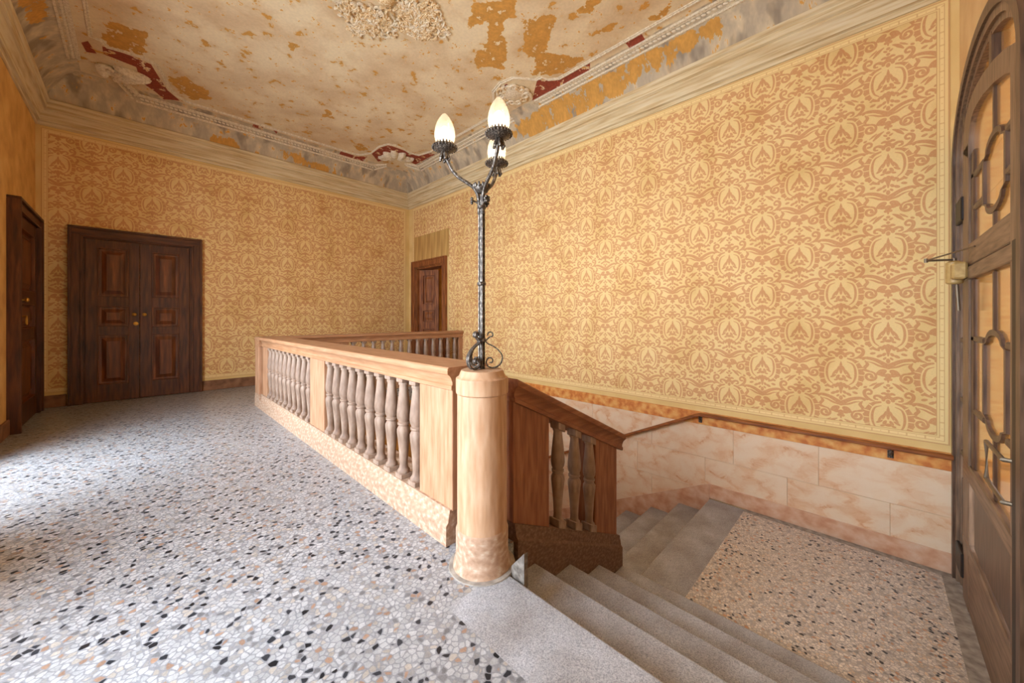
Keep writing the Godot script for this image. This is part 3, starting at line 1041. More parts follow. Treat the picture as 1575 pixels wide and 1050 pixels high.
func ceil_y(p: Vector2) -> float:
	var e := minf(minf(p.x - XL, XR - p.x), minf(p.y - ZB, ZF - p.y))
	if e < 0.33: return 4.56 + (e - 0.25) * 0.875
	if e < 0.42: return 4.63 + (e - 0.33) * 0.5
	if e < 0.5: return 4.675 + (e - 0.42) * 0.19
	return YC

func flat_turn(dir: Vector3) -> Basis:
	# local x along dir in the plane of the ceiling, y up
	var d := dir.normalized()
	return Basis(d, Vector3.UP, d.cross(Vector3.UP))

func spiral(c: Vector3, r: float, from: float, turns: float, y := 0.0) -> Array:
	var out := []
	for k in 15:
		var f := k / 14.0
		var a := from + turns * TAU * f
		out.append(c + Vector3(cos(a) * r * (1 - 0.75 * f), y, sin(a) * r * (1 - 0.75 * f)))
	return out

func taper(n: int, a: float, b: float) -> Array:
	var out := []
	for k in n:
		out.append(lerpf(a, b, float(k) / (n - 1)))
	return out

func shell_relief(p: Node, dir: Vector3, size: float) -> void:
	var base := atan2(dir.z, dir.x)
	for k in 3:
		var a := base + (k - 1) * 0.72
		var d := Vector3(cos(a), 0, sin(a))
		var b := MB.new()
		b.blob(d * size * 0.6, Vector3(size * 0.46, 0.1, size * 0.27), flat_turn(d), 12, 8)
		b.flatten()
		obj("shell_lobe", b, M.stucco, p, 60)
	for s in [-1.0, 1.0]:
		var a: float = base + s * 1.45
		var d := Vector3(cos(a), 0, sin(a))
		var b := MB.new()
		var pts := spiral(d * size * 0.75, size * 0.3, a, s * 1.3, -0.02)
		b.tube(pts, taper(pts.size(), 0.055, 0.03), 7)
		b.blob(d * size * 0.35, Vector3(size * 0.36, 0.08, size * 0.13), flat_turn(d), 8, 5)
		b.flatten()
		obj("volute", b, M.stucco, p, 60)

func cartouche(p: Node) -> void:
	var b := MB.new()
	b.blob(Vector3(-0.02, 0, 0.02), Vector3(0.2, 0.05, 0.2), Basis.IDENTITY, 12, 6)
	b.flatten()
	obj("field", b, M.stucco, p, 60)
	var rng := RandomNumberGenerator.new()
	rng.seed = 77
	for k in 12:
		var a := k / 12.0 * TAU + 0.2
		var c := Vector3(cos(a) * 0.19, -0.02, sin(a) * 0.2)
		var s := MB.new()
		var pts := spiral(c, rng.randf_range(0.05, 0.085), rng.randf() * TAU, 1.3 if k % 2 else -1.3)
		s.tube(pts, taper(pts.size(), 0.026, 0.014), 6)
		s.flatten()
		obj("scroll", s, M.gilt_stucco if k % 3 == 0 else M.stucco, p, 60)

func leaf_spray(p: Node) -> void:
	for l in [[0.12, 0.08, 0.32, 0.06, -0.55], [0.2, -0.02, 0.3, 0.055, -0.25], [0.16, -0.12, 0.34, 0.06, 0.05], [0.02, 0.14, 0.2, 0.05, -1.0], [-0.12, 0.1, 0.2, 0.06, -1.7]]:
		var d := Vector3(cos(l[4]), 0, -sin(l[4]))
		var b := MB.new()
		b.blob(Vector3(l[0], -0.01, -l[1]), Vector3(l[2] * 0.55, 0.09, l[3] * 1.1), flat_turn(d), 8, 6)
		b.flatten()
		obj("leaf", b, M.stucco, p, 60)
	var k := MB.new()
	var pts := spiral(Vector3(-0.08, -0.03, 0.02), 0.12, 0.5, -1.4)
	k.tube(pts, taper(pts.size(), 0.04, 0.02), 7)
	k.flatten()
	obj("scroll", k, M.stucco, p, 60)

func rosette(p: Node) -> void:
	var rng := RandomNumberGenerator.new()
	rng.seed = 5
	for k in 170:
		# inside a square set on its corner, thicker towards the rim
		var f := sqrt(rng.randf_range(0.0, 1.0))
		var e0 := rng.randf_range(-1.0, 1.0)
		var q0 := [Vector2(1, e0), Vector2(-1, e0), Vector2(e0, 1), Vector2(e0, -1)][k % 4] as Vector2
		q0 = q0.rotated(PI / 4) * f * 0.52
		if k < 28:
			q0 = q0 / maxf(f, 0.01)
		var c := Vector3(q0.x, -0.012, q0.y)
		var b := MB.new()
		var pts := spiral(c, rng.randf_range(0.045, 0.085), rng.randf() * TAU, 1.25 if k % 2 else -1.25)
		b.tube(pts, taper(pts.size(), 0.019, 0.008), 6)
		for q in 3:
			var e: float = rng.randf() * TAU
			var d := Vector3(cos(e), 0, sin(e))
			b.blob(c + d * 0.07, Vector3(0.042, 0.022, 0.016), flat_turn(d), 6, 4)
		b.flatten()
		obj("acanthus_scroll", b, M.gilt_stucco if k % 3 else M.stucco, p, 60)
	var h := MB.new()
	h.blob(Vector3(0, -0.02, 0), Vector3(0.1, 0.06, 0.1), Basis.IDENTITY, 12, 6)
	h.flatten()
	obj("boss", h, M.gilt_stucco, p, 60)

func wainscot() -> void:
	var wr := get_node("wall_right")
	# mottled orange band under the paper
	var b := boxed(Vector3(XR - 0.014, -0.017, -6.1), Vector3(XR, 0.135, 0.5), 0.003)
	obj("orange_band", b, M.orange_band, wr)
	var zs := [0.5, 0.098, -0.654, -1.45, -2.3, -3.2, -4.1, -5.0, -6.1]
	var ys := [-0.017, -0.405, -0.79, -1.2, -1.6, -2.0, -2.4, -2.8, -3.2]
	var top := [0.5, -0.4, -1.15, -2.1, -3.0, -4.0, -5.0, -6.1]
	for r in ys.size() - 1:
		var cols: Array = top if r % 2 == 0 else zs
		for k in cols.size() - 1:
			if r > 1 and cols[k + 1] > -1.42:
				continue
			var y1: float = ys[r + 1]
			var z1: float = minf(cols[k], -1.42) if r > 1 else cols[k]
			obj("marble_slab", boxed(Vector3(XR - 0.012, y1 + 0.0008, cols[k + 1] + 0.0008), Vector3(XR, ys[r] - 0.0008, z1 - 0.0008), 0.002), M["marble_%d" % ((r * 3 + k * 5) % 4)], wr)
	# reddish foot: level on the landing, then with the stairs
	b = boxed(Vector3(XR - 0.022, YL, -1.40), Vector3(XR, -0.70, 0.5), 0.005)
	obj("foot_band", b, M.red_base, wr)
	b = MB.new()
	var poly := PackedVector2Array([Vector2(1.40, -0.70), Vector2(1.40, -1.15), Vector2(6.0, -3.45), Vector2(6.0, -3.0)])
	b.xf = Transform3D(Basis(Vector3(0, 0, -1), Vector3.UP, Vector3.RIGHT), Vector3(XR - 0.022, 0, 0))
	b.prism(poly, 0.0, 0.022)
	obj("foot_band", b, M.red_base, wr)

func stairs() -> void:
	# first flight: from the upper floor down towards the right wall
	var st := thing("stair_flight", Vector3(0.955, 0, 0))
	tag(st, "upper flight of five grey granite steps going down beside the round pier", "stairs", "granite stairs")
	for k in 5:
		var x0 := 0.955 if k == 0 else 1.30 + GO * (k - 1) - 0.03
		var x1 := 1.30 + GO * k
		var y := -RISE * k
		var z0 := -1.426 if k > 0 else -1.335
		obj("step", tread(x1 - x0, ZF - 0.004 - z0, 0.19), M.granite, st).position = Vector3(x0 - 0.955, y, (z0 + ZF - 0.004) / 2)
	# carcass under the first flight
	# half landing
	var ld := MB.new()
	ld.box(Vector3(2.70, YL - 0.2, -1.035), Vector3(4.69, YL, 0.395))
	var fl := obj("floor_landing", ld, M.terrazzo_low)
	tag(fl, "speckled terrazzo floor of the half landing", "floor", "", "structure")
	var k1 := MB.new()
	k1.box(Vector3(4.69, YL - 0.2, -1.035), Vector3(XR, YL + 0.001, 0.5))
	obj("border_stone", k1, M.cement, fl)
	k1 = MB.new()
	k1.box(Vector3(2.70, YL - 0.2, 0.395), Vector3(4.69, YL + 0.004, 0.5))
	obj("threshold_stone", k1, M.cement, fl)
	# second flight down along the right wall
	var s2 := thing("stair_flight", Vector3(4.75, YL, -1.035))
	tag(s2, "lower flight of granite steps going down along the marble wall", "stairs", "granite stairs")
	for k in 13:
		var z0 := 0.0 if k == 0 else -0.365 - GO * (k - 1) + 0.03
		var z1 := -0.365 - GO * k
		var o := obj("step", tread(absf(z1 - z0), 1.89, 0.19), M.granite, s2)
		o.rotation.y = PI / 2
		o.position = Vector3(-0.948, -RISE * k, z0)
	# walls and floor that close the well
	var w := MB.new()
	w.box(Vector3(1.3, -3.6, -6.4), Vector3(XR, -0.25, -6.1))
	w.box(Vector3(1.2, -3.6, -6.4), Vector3(1.5, -0.25, -1.74))
	w.box(Vector3(1.2, -3.6, -1.74), Vector3(2.7, -1.2, -1.46))
	w.box(Vector3(1.2, -3.8, -6.4), Vector3(XR, -3.5, 0.85))
	w.box(Vector3(2.66, -3.6, -1.46), Vector3(2.74, YL - 0.19, 0.85))
	w.box(Vector3(0.95, -3.6, -1.46), Vector3(1.25, -0.2, 0.85))
	tag(obj("wall_well", w, M.wall_plain), "plain walls closing the stairwell below the corridor", "wall", "", "structure")

func tread(len: float, width: float, h: float) -> MB:
	# profile along x with a rounded nose at the far end, drawn across z
	var r := 0.022
	var poly := PackedVector2Array([Vector2(0, -h), Vector2(0, 0), Vector2(len - r, 0)])
	for k in 6:
		var a := PI / 2 - PI / 2 * k / 5.0
		poly.append(Vector2(len - r + cos(a) * r, -r + sin(a) * r))
	poly.append(Vector2(len, -0.05))
	poly.append(Vector2(len - 0.02, -0.06))
	poly.append(Vector2(len - 0.02, -h))
	var b := MB.new()
	b.prism(poly, -width / 2, width / 2)
	return b

# ---------------------------------------------------------------- doors
func door_leaf(parent: Node, at: Vector3, turn: float, w: float, h: float, th: float, panels: Array, wy: Material, wx: Material, wp: Material) -> Node3D:
	# leaf with its hinge edge at x = 0, face towards +z; panels are [x0, y0, x1, y1]
	var b := MB.new()
	b.box(Vector3(0.002, 0.008, -th), Vector3(w - 0.002, h, -0.044), 0.002)
	var xs := [0.0]
	var x0: float = panels[0][0]
	var x1: float = panels[0][2]
	b.box(Vector3(0, 0.008, -0.046), Vector3(x0, h, 0), 0.003)
	b.box(Vector3(x1, 0.008, -0.046), Vector3(w, h, 0), 0.003)
	var y := 0.008
	for p in panels:
		b.box(Vector3(x0 - 0.002, y, -0.046), Vector3(x1 + 0.002, p[1], -0.0005), 0.003)
		y = p[3]
	b.box(Vector3(x0 - 0.002, y, -0.046), Vector3(x1 + 0.002, h, -0.0005), 0.003)
	var o := obj("leaf", b, wy, parent)
	o.position = at
	o.rotation.y = turn
	for p in panels:
		var q := MB.new()
		# sloped moulding round the panel, then a raised field
		var lo := Vector2(p[0], p[1])
		var hi := Vector2(p[2], p[3])
		var rings := []
		for s in [[0.0, -0.002], [0.003, 0.006], [0.012, 0.007], [0.015, -0.036], [0.042, -0.038], [0.09, -0.016], [0.092, -0.010]]:
			rings.append(PackedVector3Array([Vector3(lo.x + s[0], lo.y + s[0], s[1]), Vector3(hi.x - s[0], lo.y + s[0], s[1]), Vector3(hi.x - s[0], hi.y - s[0], s[1]), Vector3(lo.x + s[0], hi.y - s[0], s[1])]))
		q.grid(rings, true, false)
		var field: PackedVector3Array = rings[5]
		q.quad(field[0], field[3], field[2], field[1])
		obj("panel", q, wp, o, 15)
	return o

func casing(parent: Node, x0: float, x1: float, top: float, wide: float, depth: float, my: Material, mx: Material) -> void:
	# stepped architrave round an opening; local z is out of the wall
	var prof := [[0.0, 0.032, depth], [0.03, wide * 0.72, depth * 0.72], [wide * 0.7, wide * 0.88, depth * 0.86], [wide * 0.86, wide, depth * 0.5]]
	var b := MB.new()
	var c := MB.new()
	for p in prof:
		b.box(Vector3(x0 - wide + p[0], 0, 0), Vector3(x0 - wide + p[1], top + wide - p[1], p[2]), 0.003)
		b.box(Vector3(x1 + wide - p[1], 0, 0), Vector3(x1 + wide - p[0], top + wide - p[1], p[2]), 0.003)
		c.box(Vector3(x0 - wide + p[0], top + wide - p[1], 0), Vector3(x1 + wide - p[0], top + wide - p[0], p[2]), 0.004)
	obj("casing", b, my, parent)
	obj("head_casing", c, mx, parent)

func knob(parent: Node, at: Vector3) -> void:
	var b := MB.new()
	b.xf = Transform3D(Basis(Vector3.RIGHT, PI / 2), at)
	b.lathe([Vector2(0.026, 0), Vector2(0.026, 0.006), Vector2(0.01, 0.012), Vector2(0.009, 0.03), Vector2(0.022, 0.038), Vector2(0.027, 0.05), Vector2(0.02, 0.062), Vector2(0.004, 0.066)], 16)
	obj("knob", b, M.brass, parent, 50)

func doors() -> void:
	# double door in the back wall
	var d := thing("door_1", Vector3(0, 0, ZB))
	tag(d, "closed dark wooden double door in the back wall", "door", "", "structure")
	casing(d, -0.525, 0.63, 2.435, 0.165, 0.075, M.wood_y, M.wood_x)
	var lp := [[0.12, 0.26, 0.445, 1.0], [0.12, 1.135, 0.445, 1.435], [0.12, 1.585, 0.445, 2.31]]
	var l := door_leaf(d, Vector3(-0.525, 0, 0.053), 0.0, 0.5625, 2.43, 0.051, lp, M.wood_y, M.wood_x, M.panel_wood)
	knob(l, Vector3(0.505, 1.315, 0))
	var plate := MB.new()
	plate.xf = Transform3D(Basis(Vector3.RIGHT, PI / 2), Vector3(0.52, 1.172, 0))
	plate.lathe([Vector2(0.03, 0), Vector2(0.03, 0.008), Vector2(0.022, 0.013), Vector2(0.012, 0.013), Vector2(0.008, 0.018), Vector2(0.002, 0.018)], 16)
	obj("lock_rosette", plate, M.brass, l)
	var rp := [[0.135, 0.26, 0.46, 1.0], [0.135, 1.12, 0.46, 1.43], [0.135, 1.59, 0.46, 2.31]]
	var r := door_leaf(d, Vector3(0.041, 0, 0.053), 0.0, 0.587, 2.43, 0.051, rp, M.wood_y, M.wood_x, M.panel_wood)
	knob(r, Vector3(0.05, 1.315, 0))
	# door of the left wall, seen edge on
	d = thing("door_2", Vector3(XL, 0, -7.375), PI / 2)
	tag(d, "narrow dark wooden door in the left wall", "door", "", "structure")
	casing(d, -0.56, 0.56, 2.44, 0.155, 0.1, M.wood_y, M.wood_x)
	l = door_leaf(d, Vector3(-0.56, 0, 0.053), 0.0, 1.12, 2.44, 0.051, [[0.16, 0.26, 0.96, 1.0], [0.16, 1.135, 0.96, 1.435], [0.16, 1.585, 0.96, 2.31]], M.wood_y, M.wood_x, M.panel_wood)
	knob(l, Vector3(0.13, 1.47, 0))
	var pull := MB.new()
	pull.box(Vector3(0.11, 1.2, 0), Vector3(0.15, 1.34, 0.006), 0.002)
	var ring := []
	for k in 17:
		var a := TAU * k / 16.0
		ring.append(Vector3(0.13 + cos(a) * 0.03, 1.235 + sin(a) * 0.05, 0.045))
	pull.tube(ring, 0.006, 6)
	pull.tube([Vector3(0.13, 1.285, 0.0), Vector3(0.13, 1.285, 0.05)], 0.009, 6)
	obj("ring_handle", pull, M.brass, l)
	# far doorway in the right wall: two narrow leaves opened inward
	d = thing("door_3", Vector3(XR, 0, -7.40), -PI / 2)
	tag(d, "brown double door standing half open in the right wall", "door", "", "structure")
	casing(d, -0.55, 0.55, 2.46, 0.165, 0.06, M.warm_y, M.warm_y)
	var jm := MB.new()
	jm.box(Vector3(-0.55, 0, -0.28), Vector3(-0.515, 2.46, 0.0))
	jm.box(Vector3(0.515, 0, -0.28), Vector3(0.55, 2.46, 0.0))
	jm.box(Vector3(-0.55, 2.43, -0.28), Vector3(0.55, 2.46, 0.0))
	obj("jamb", jm, M.warm_y, d)
	var np := [[0.09, 0.26, 0.40, 1.0], [0.09, 1.17, 0.40, 1.44], [0.09, 1.585, 0.40, 2.29]]
	l = door_leaf(d, Vector3(-0.51, 0, -0.05), 0.56, 0.5, 2.42, 0.052, np, M.warm_y, M.warm_y, M.warm_y)
	r = door_leaf(d, Vector3(0.51, 0, -0.06), PI - 1.35, 0.5, 2.42, 0.052, np, M.warm_y, M.warm_y, M.warm_y)
	knob(r, Vector3(0.45, 1.3, 0))

func ring2(outer: Array, inner: Array) -> PackedVector2Array:
	var p := PackedVector2Array(outer)
	var r := inner.duplicate()
	r.reverse()
	for q in r:
		p.append(q)
	return p

func with_feet(a: Array, y: float) -> Array:
	var o := [Vector2(a[0].x, y)]
	o.append_array(a)
	o.append(Vector2(a[a.size() - 1].x, y))
	return o

func glazed_door() -> void:
	var d := thing("door_4", Vector3(0, 0, ZF))
	tag(d, "tall arched glazed door of grey brown wood beside the half landing", "door", "", "structure")
	var z := func(f: float) -> float: return f
	# arched casing in three steps
	var a0 := with_feet(arch(3.75, 1.025, 2.5, 0.6, 28), YL)
	var a1 := with_feet(arch(3.75, 0.955, 2.5, 0.53, 28), YL)
	var a2 := with_feet(arch(3.75, 0.905, 2.5, 0.48, 28), YL)
	var a3 := with_feet(arch(3.75, 0.865, 2.5, 0.44, 28), YL)
	var b := MB.new()
	b.prism(ring2(a0, a1), -0.045, 0.08)
	obj("casing", b, M.door_dark, d)
	b = MB.new()
	b.prism(ring2(a1, a2), -0.03, 0.08)
	obj("casing_moulding", b, M.door_y, d)
	b = MB.new()
	b.prism(ring2(a2, a3), -0.012, 0.07)
	obj("casing_moulding", b, M.door_y, d)
	# arch of the leaf: stile, curved head rail
	var head := [Vector2(4.43, 2.52), Vector2(4.40, 2.66), Vector2(4.33, 2.75), Vector2(4.2, 2.80), Vector2(4.05, 2.815), Vector2(3.9, 2.812), Vector2(3.7, 2.79), Vector2(3.4, 2.73), Vector2(3.15, 2.66), Vector2(2.93, 2.58)]
	var low := [Vector2(4.21, 2.42), Vector2(4.2, 2.55), Vector2(4.15, 2.63), Vector2(4.08, 2.665), Vector2(4.0, 2.68), Vector2(3.88, 2.678), Vector2(3.7, 2.66), Vector2(3.4, 2.6), Vector2(3.15, 2.53), Vector2(3.05, 2.49)]
	var leaf := MB.new()
	leaf.prism(ring2(head, low), -0.02, 0.03)
	leaf.box(Vector3(4.21, YL + 0.01, -0.02), Vector3(4.43, 2.53, 0.03), 0.004)
	leaf.box(Vector3(2.93, YL + 0.01, -0.02), Vector3(3.05, 2.58, 0.03), 0.004)
	var up := obj("leaf", leaf, M.door_y, d)
	# rails across
	var rails := MB.new()
	rails.box(Vector3(2.94, 1.645, -0.018), Vector3(4.42, 1.80, 0.03), 0.006)
	rails.box(Vector3(2.94, 1.545, -0.026), Vector3(4.42, 1.635, 0.03), 0.006)
	rails.box(Vector3(2.94, 0.085, -0.022), Vector3(4.42, 0.20, 0.03), 0.008)
	rails.box(Vector3(2.94, -0.44, -0.024), Vector3(4.42, -0.37, 0.03), 0.008)
	rails.box(Vector3(2.94, YL + 0.015, -0.018), Vector3(4.42, -0.43, 0.03), 0.006)
	obj("rail", rails, M.door_x, up)
	var mo := MB.new()
	for x in [4.155, 3.07]:
		mo.box(Vector3(x - 0.05, 0.2, -0.008), Vector3(x + 0.055, 1.545, 0.02), 0.008)
		mo.box(Vector3(x - 0.05, 1.8, -0.008), Vector3(x + 0.055, 2.45, 0.02), 0.008)
	obj("stile_moulding", mo, M.door_dark, up)
	b = boxed(Vector3(3.12, -0.36, -0.004), Vector3(4.12, 0.08, 0.02), 0.012)
	obj("bottom_panel", b, M.door_dark, up)
	# glazing bars with their long ovals
	for s in [[1.885, 2.366, 2.04, 2.27, 1.8, 2.66], [0.55, 1.2, 0.61, 1.12, 0.2, 1.545]]:
		var xc := 3.52
		var hw := 0.30
		var y0: float = s[0]
		var y1: float = s[1]
		var ow := hw * 0.72
		var out := []
		var inn := []
		var sh := 0.02
		for side in [0, 1]:
			for k in 9:
				var an := PI * k / 8.0
				if side == 0:
					out.append(Vector2(xc + cos(an) * ow, y1 - 0.085 + sin(an) * 0.085))
					inn.append(Vector2(xc + cos(an) * (ow - 0.038), y1 - 0.085 + sin(an) * 0.05))
				else:
					out.append(Vector2(xc - cos(an) * ow, y0 + 0.085 - sin(an) * 0.085))
					inn.append(Vector2(xc - cos(an) * (ow - 0.038), y0 + 0.085 - sin(an) * 0.05))
			var sx := -1.0 if side == 0 else 1.0
			var ya := y1 - 0.085 - sh if side == 0 else y0 + 0.085 + sh
			var yb := y0 + 0.085 + sh if side == 0 else y1 - 0.085 - sh
			out.append(Vector2(xc + sx * hw, ya)); out.append(Vector2(xc + sx * hw, yb))
			inn.append(Vector2(xc + sx * (hw - 0.042), ya)); inn.append(Vector2(xc + sx * (hw - 0.042), yb))
		var ov := MB.new()
		for k in out.size():
			var n := (k + 1) % out.size()
			ov.prism(PackedVector2Array([out[k], out[n], inn[n], inn[k]]), -0.008, 0.02)
		obj("oval_bar", ov, M.door_dark, up)
		var bars := MB.new()
		for y in [s[2], s[3]]:
			bars.box(Vector3(xc + hw - 0.02, y - 0.02, -0.008), Vector3(4.21, y + 0.02, 0.02), 0.008)
			bars.box(Vector3(3.05, y - 0.02, -0.008), Vector3(xc - hw + 0.02, y + 0.02, 0.02), 0.008)
		bars.box(Vector3(xc - 0.026, s[4], -0.006), Vector3(xc + 0.026, y0 + 0.03, 0.02), 0.01)
		bars.box(Vector3(xc - 0.026, y1 - 0.03, -0.006), Vector3(xc + 0.026, s[5], 0.02), 0.01)
		obj("glazing_bar", bars, M.door_dark, up)
	# a pane in every opening the bars leave
	for s in [[2.04, 2.27, 1.79, 2.70], [0.61, 1.12, 0.19, 1.55]]:
		for r in [[3.05, s[2], 3.52, s[0]], [3.52, s[2], 4.21, s[0]], [3.05, s[0], 3.24, s[1]], [3.24, s[0], 3.80, s[1]], [3.80, s[0], 4.21, s[1]], [3.05, s[1], 3.52, s[3]], [3.52, s[1], 4.21, s[3]]]:
			obj("pane", boxed(Vector3(r[0] + 0.001, r[1] + 0.001, 0.006), Vector3(r[2] - 0.001, r[3] - 0.001, 0.012)), M.amber, up)
	# narrow side light and the glazed space under the arch
	var side := MB.new()
	for y in [2.06, 1.09, 0.62, 0.2]:
		side.box(Vector3(4.43, y - 0.02, -0.012), Vector3(4.62, y + 0.02, 0.03), 0.006)
	side.box(Vector3(4.43, YL, -0.004), Vector3(4.62, 0.0, 0.03), 0.006)
	side.box(Vector3(4.5, 0.2, -0.008), Vector3(4.55, 2.5, 0.02), 0.006)
	side.box(Vector3(3.50, 2.76, -0.014), Vector3(3.58, 2.95, 0.03), 0.008)
	side.box(Vector3(4.36, 2.72, -0.02), Vector3(4.45, 2.86, 0.03), 0.008)
	obj("glazing_bar", side, M.door_dark, d)
	obj("meeting_stile", boxed(Vector3(2.86, YL + 0.01, -0.034), Vector3(2.932, 1.64, 0.03), 0.005), M.black, d)
	for y in [[0.0, 0.2], [0.2, 0.62], [0.62, 1.09], [1.09, 2.06], [2.06, 2.56]]:
		obj("pane", boxed(Vector3(4.43, y[0] + 0.001, 0.02), Vector3(4.62, y[1] - 0.001, 0.026)), M.amber, d)
	var oa := arch(3.75, 0.87, 2.5, 0.445, 20)
	var ia := arch(3.75, 0.8, 2.45, 0.2, 20)
	for k in [[0, 11], [11, 20]]:
		var gl := MB.new()
		gl.prism(ring2(oa.slice(k[0], k[1] + 1), ia.slice(k[0], k[1] + 1)), 0.02, 0.026)
		obj("pane", gl, M.amber, d)
	# furniture
	var hg := MB.new()
	for y in [-0.62, 2.1]:
		hg.box(Vector3(4.4, y - 0.09, -0.034), Vector3(4.66, y + 0.09, -0.01), 0.006)
	obj("pivot_hinge", hg, M.black, d)
	var hd := MB.new()
	hd.tube([Vector3(2.99, 0.57, -0.02), Vector3(2.99, 0.57, -0.05), Vector3(3.37, 0.57, -0.05), Vector3(3.37, 0.36, -0.05), Vector3(2.99, 0.36, -0.05), Vector3(2.99, 0.36, -0.02)], 0.011, 8)
	obj("push_handle", hd, M.steel, up)
	# closer with its two arms
	var c := thing("door_closer", Vector3(4.30, 1.62, ZF))
	tag(c, "yellow grey door closer with two thin arms on the arched door", "door closer")
	var body := MB.new()
	body.box(Vector3(-0.14, -0.07, -0.10), Vector3(0.12, 0.05, -0.026), 0.012)
	body.lathe([Vector2(0.035, -0.1), Vector2(0.045, -0.09), Vector2(0.045, 0.06), Vector2(0.03, 0.07), Vector2(0.012, 0.075)], 16, Vector3(0.0, 0, -0.075))
	obj("body", body, M.closer, c)
	var arm := MB.new()
	arm.tube([Vector3(0, 0.082, -0.075), Vector3(-0.05, 0.085, -0.22)], 0.008, 8)
	arm.tube([Vector3(-0.05, 0.085, -0.22), Vector3(-0.42, 0.12, -0.03)], 0.006, 8)
	arm.tube([Vector3(0, 0.07, -0.075), Vector3(0, 0.095, -0.075)], 0.012, 8)
	arm.tube([Vector3(-0.05, 0.07, -0.22), Vector3(-0.05, 0.1, -0.22)], 0.011, 8)
	obj("arm", arm, M.steel, c)
	arm = MB.new()
	arm.tube([Vector3(0.03, -0.1, -0.06), Vector3(0.03, -0.3, -0.05)], 0.01, 8)
	obj("rod", arm, M.steel, c)

# ---------------------------------------------------------------- balustrades
var bal_mesh: ArrayMesh
var cap_mesh: ArrayMesh

func baluster_shapes() -> void:
	var h := 0.672
	var p := []
	for q in [[.036, .045], [.041, .055], [.041, .075], [.034, .085], [.029, .1], [.027, .13], [.029, .2], [.034, .3], [.041, .4], [.0455, .455], [.045, .485], [.038, .505], [.033, .52], [.035, .527], [.041, .533], [.041, .552], [.035, .558], [.036, .57], [.043, .59], [.0465, .625], [.0455, .67], [.04, .75], [.034, .83], [.0295, .89], [.028, .92], [.034, .93], [.034, .95], [.03, .957], [.03, .965]]:
		p.append(Vector2(q[0], q[1] * h))
	var b := MB.new()
	b.lathe(p, 20)
	bal_mesh = b.mesh(50)

func block_sheared(lo: Vector3, hi: Vector3, slope: float, top_level := false, bottom_level := false) -> MB:
	var b := MB.new()
	b.xf = Transform3D(Basis(Vector3(1, slope, 0), Vector3.UP, Vector3.BACK), Vector3.ZERO)
	b.box(lo, hi, 0.004)
	return b

func balustrade(at: Vector3, turn: float, length: float, piers: Array, runs: Array, slope: float, k: float, over: Vector2, drop: float, ms: Array) -> Node3D:
	# x runs along, z across; heights are scaled by k
	var o := thing("balustrade", at, turn)
	var half := [Vector2(.15, -drop), Vector2(.15, .112), Vector2(.143, .12), Vector2(.136, .126), Vector2(.133, .15), Vector2(.128, .172), Vector2(.126, .18), Vector2(.126, .195)]
	var prof := []
	for p in half:
		prof.append(Vector2(p.x, p.y * k if p.y > 0 else p.y))
	half.reverse()
	for p in half:
		prof.append(Vector2(-p.x, p.y * k if p.y > 0 else p.y))
	var b := MB.new()
	b.bar(prof, 0, length, slope)
	obj("plinth", b, ms[2], o)
	half = [Vector2(.118, .862), Vector2(.125, .866), Vector2(.125, .888), Vector2(.118, .893), Vector2(.118, .908), Vector2(.122, .916), Vector2(.129, .935), Vector2(.142, .95), Vector2(.15, .956), Vector2(.152, .972), Vector2(.15, .986), Vector2(.143, .993)]
	prof = []
	for p in half:
		prof.append(Vector2(p.x, p.y * k))
	half.reverse()
	for p in half:
		prof.append(Vector2(-p.x, p.y * k))
	b = MB.new()
	b.bar(prof, -over.x, length + over.y, slope)
	obj("rail", b, ms[1], o)
	for p in piers:
		b = MB.new()
		b.xf = Transform3D(Basis(Vector3(1, slope, 0), Vector3.UP, Vector3.BACK), Vector3.ZERO)
		b.box(Vector3(p[0], .185 * k, -.112), Vector3(p[1], .87 * k, .112), 0.004)
		obj("pier", b, ms[0], o)
	var hh := (.865 - .193) * k
	for r in runs:
		for i in r[2]:
			var x: float = r[0] + (r[1] - r[0]) * (i + 0.5) / r[2]
			var y := .193 * k + slope * x
			var m := put("baluster", bal_mesh, ms[3], o)
			m.position = Vector3(x, y, .08)
			m.scale = Vector3(1, k, 1)
			put("foot_block", block_mesh(0, slope), ms[3], m).position = Vector3(0, 0, 0)
			put("cap_block", block_mesh(1, slope), ms[3], m).position = Vector3(0, 0.672, 0)
	return o

var blocks := {}
func block_mesh(which: int, slope: float) -> ArrayMesh:
	var key := "%d %.3f" % [which, slope]
	if not blocks.has(key):
		var ex := absf(slope) * 0.04
		if which == 0:
			blocks[key] = block_sheared(Vector3(-.042, -ex * 0.0, -.042), Vector3(.042, .034 + ex, .042), slope).mesh()
		else:
			blocks[key] = block_sheared(Vector3(-.037, -.03 - ex, -.037), Vector3(.037, 0.0, .037), slope).mesh()
	return blocks[key]

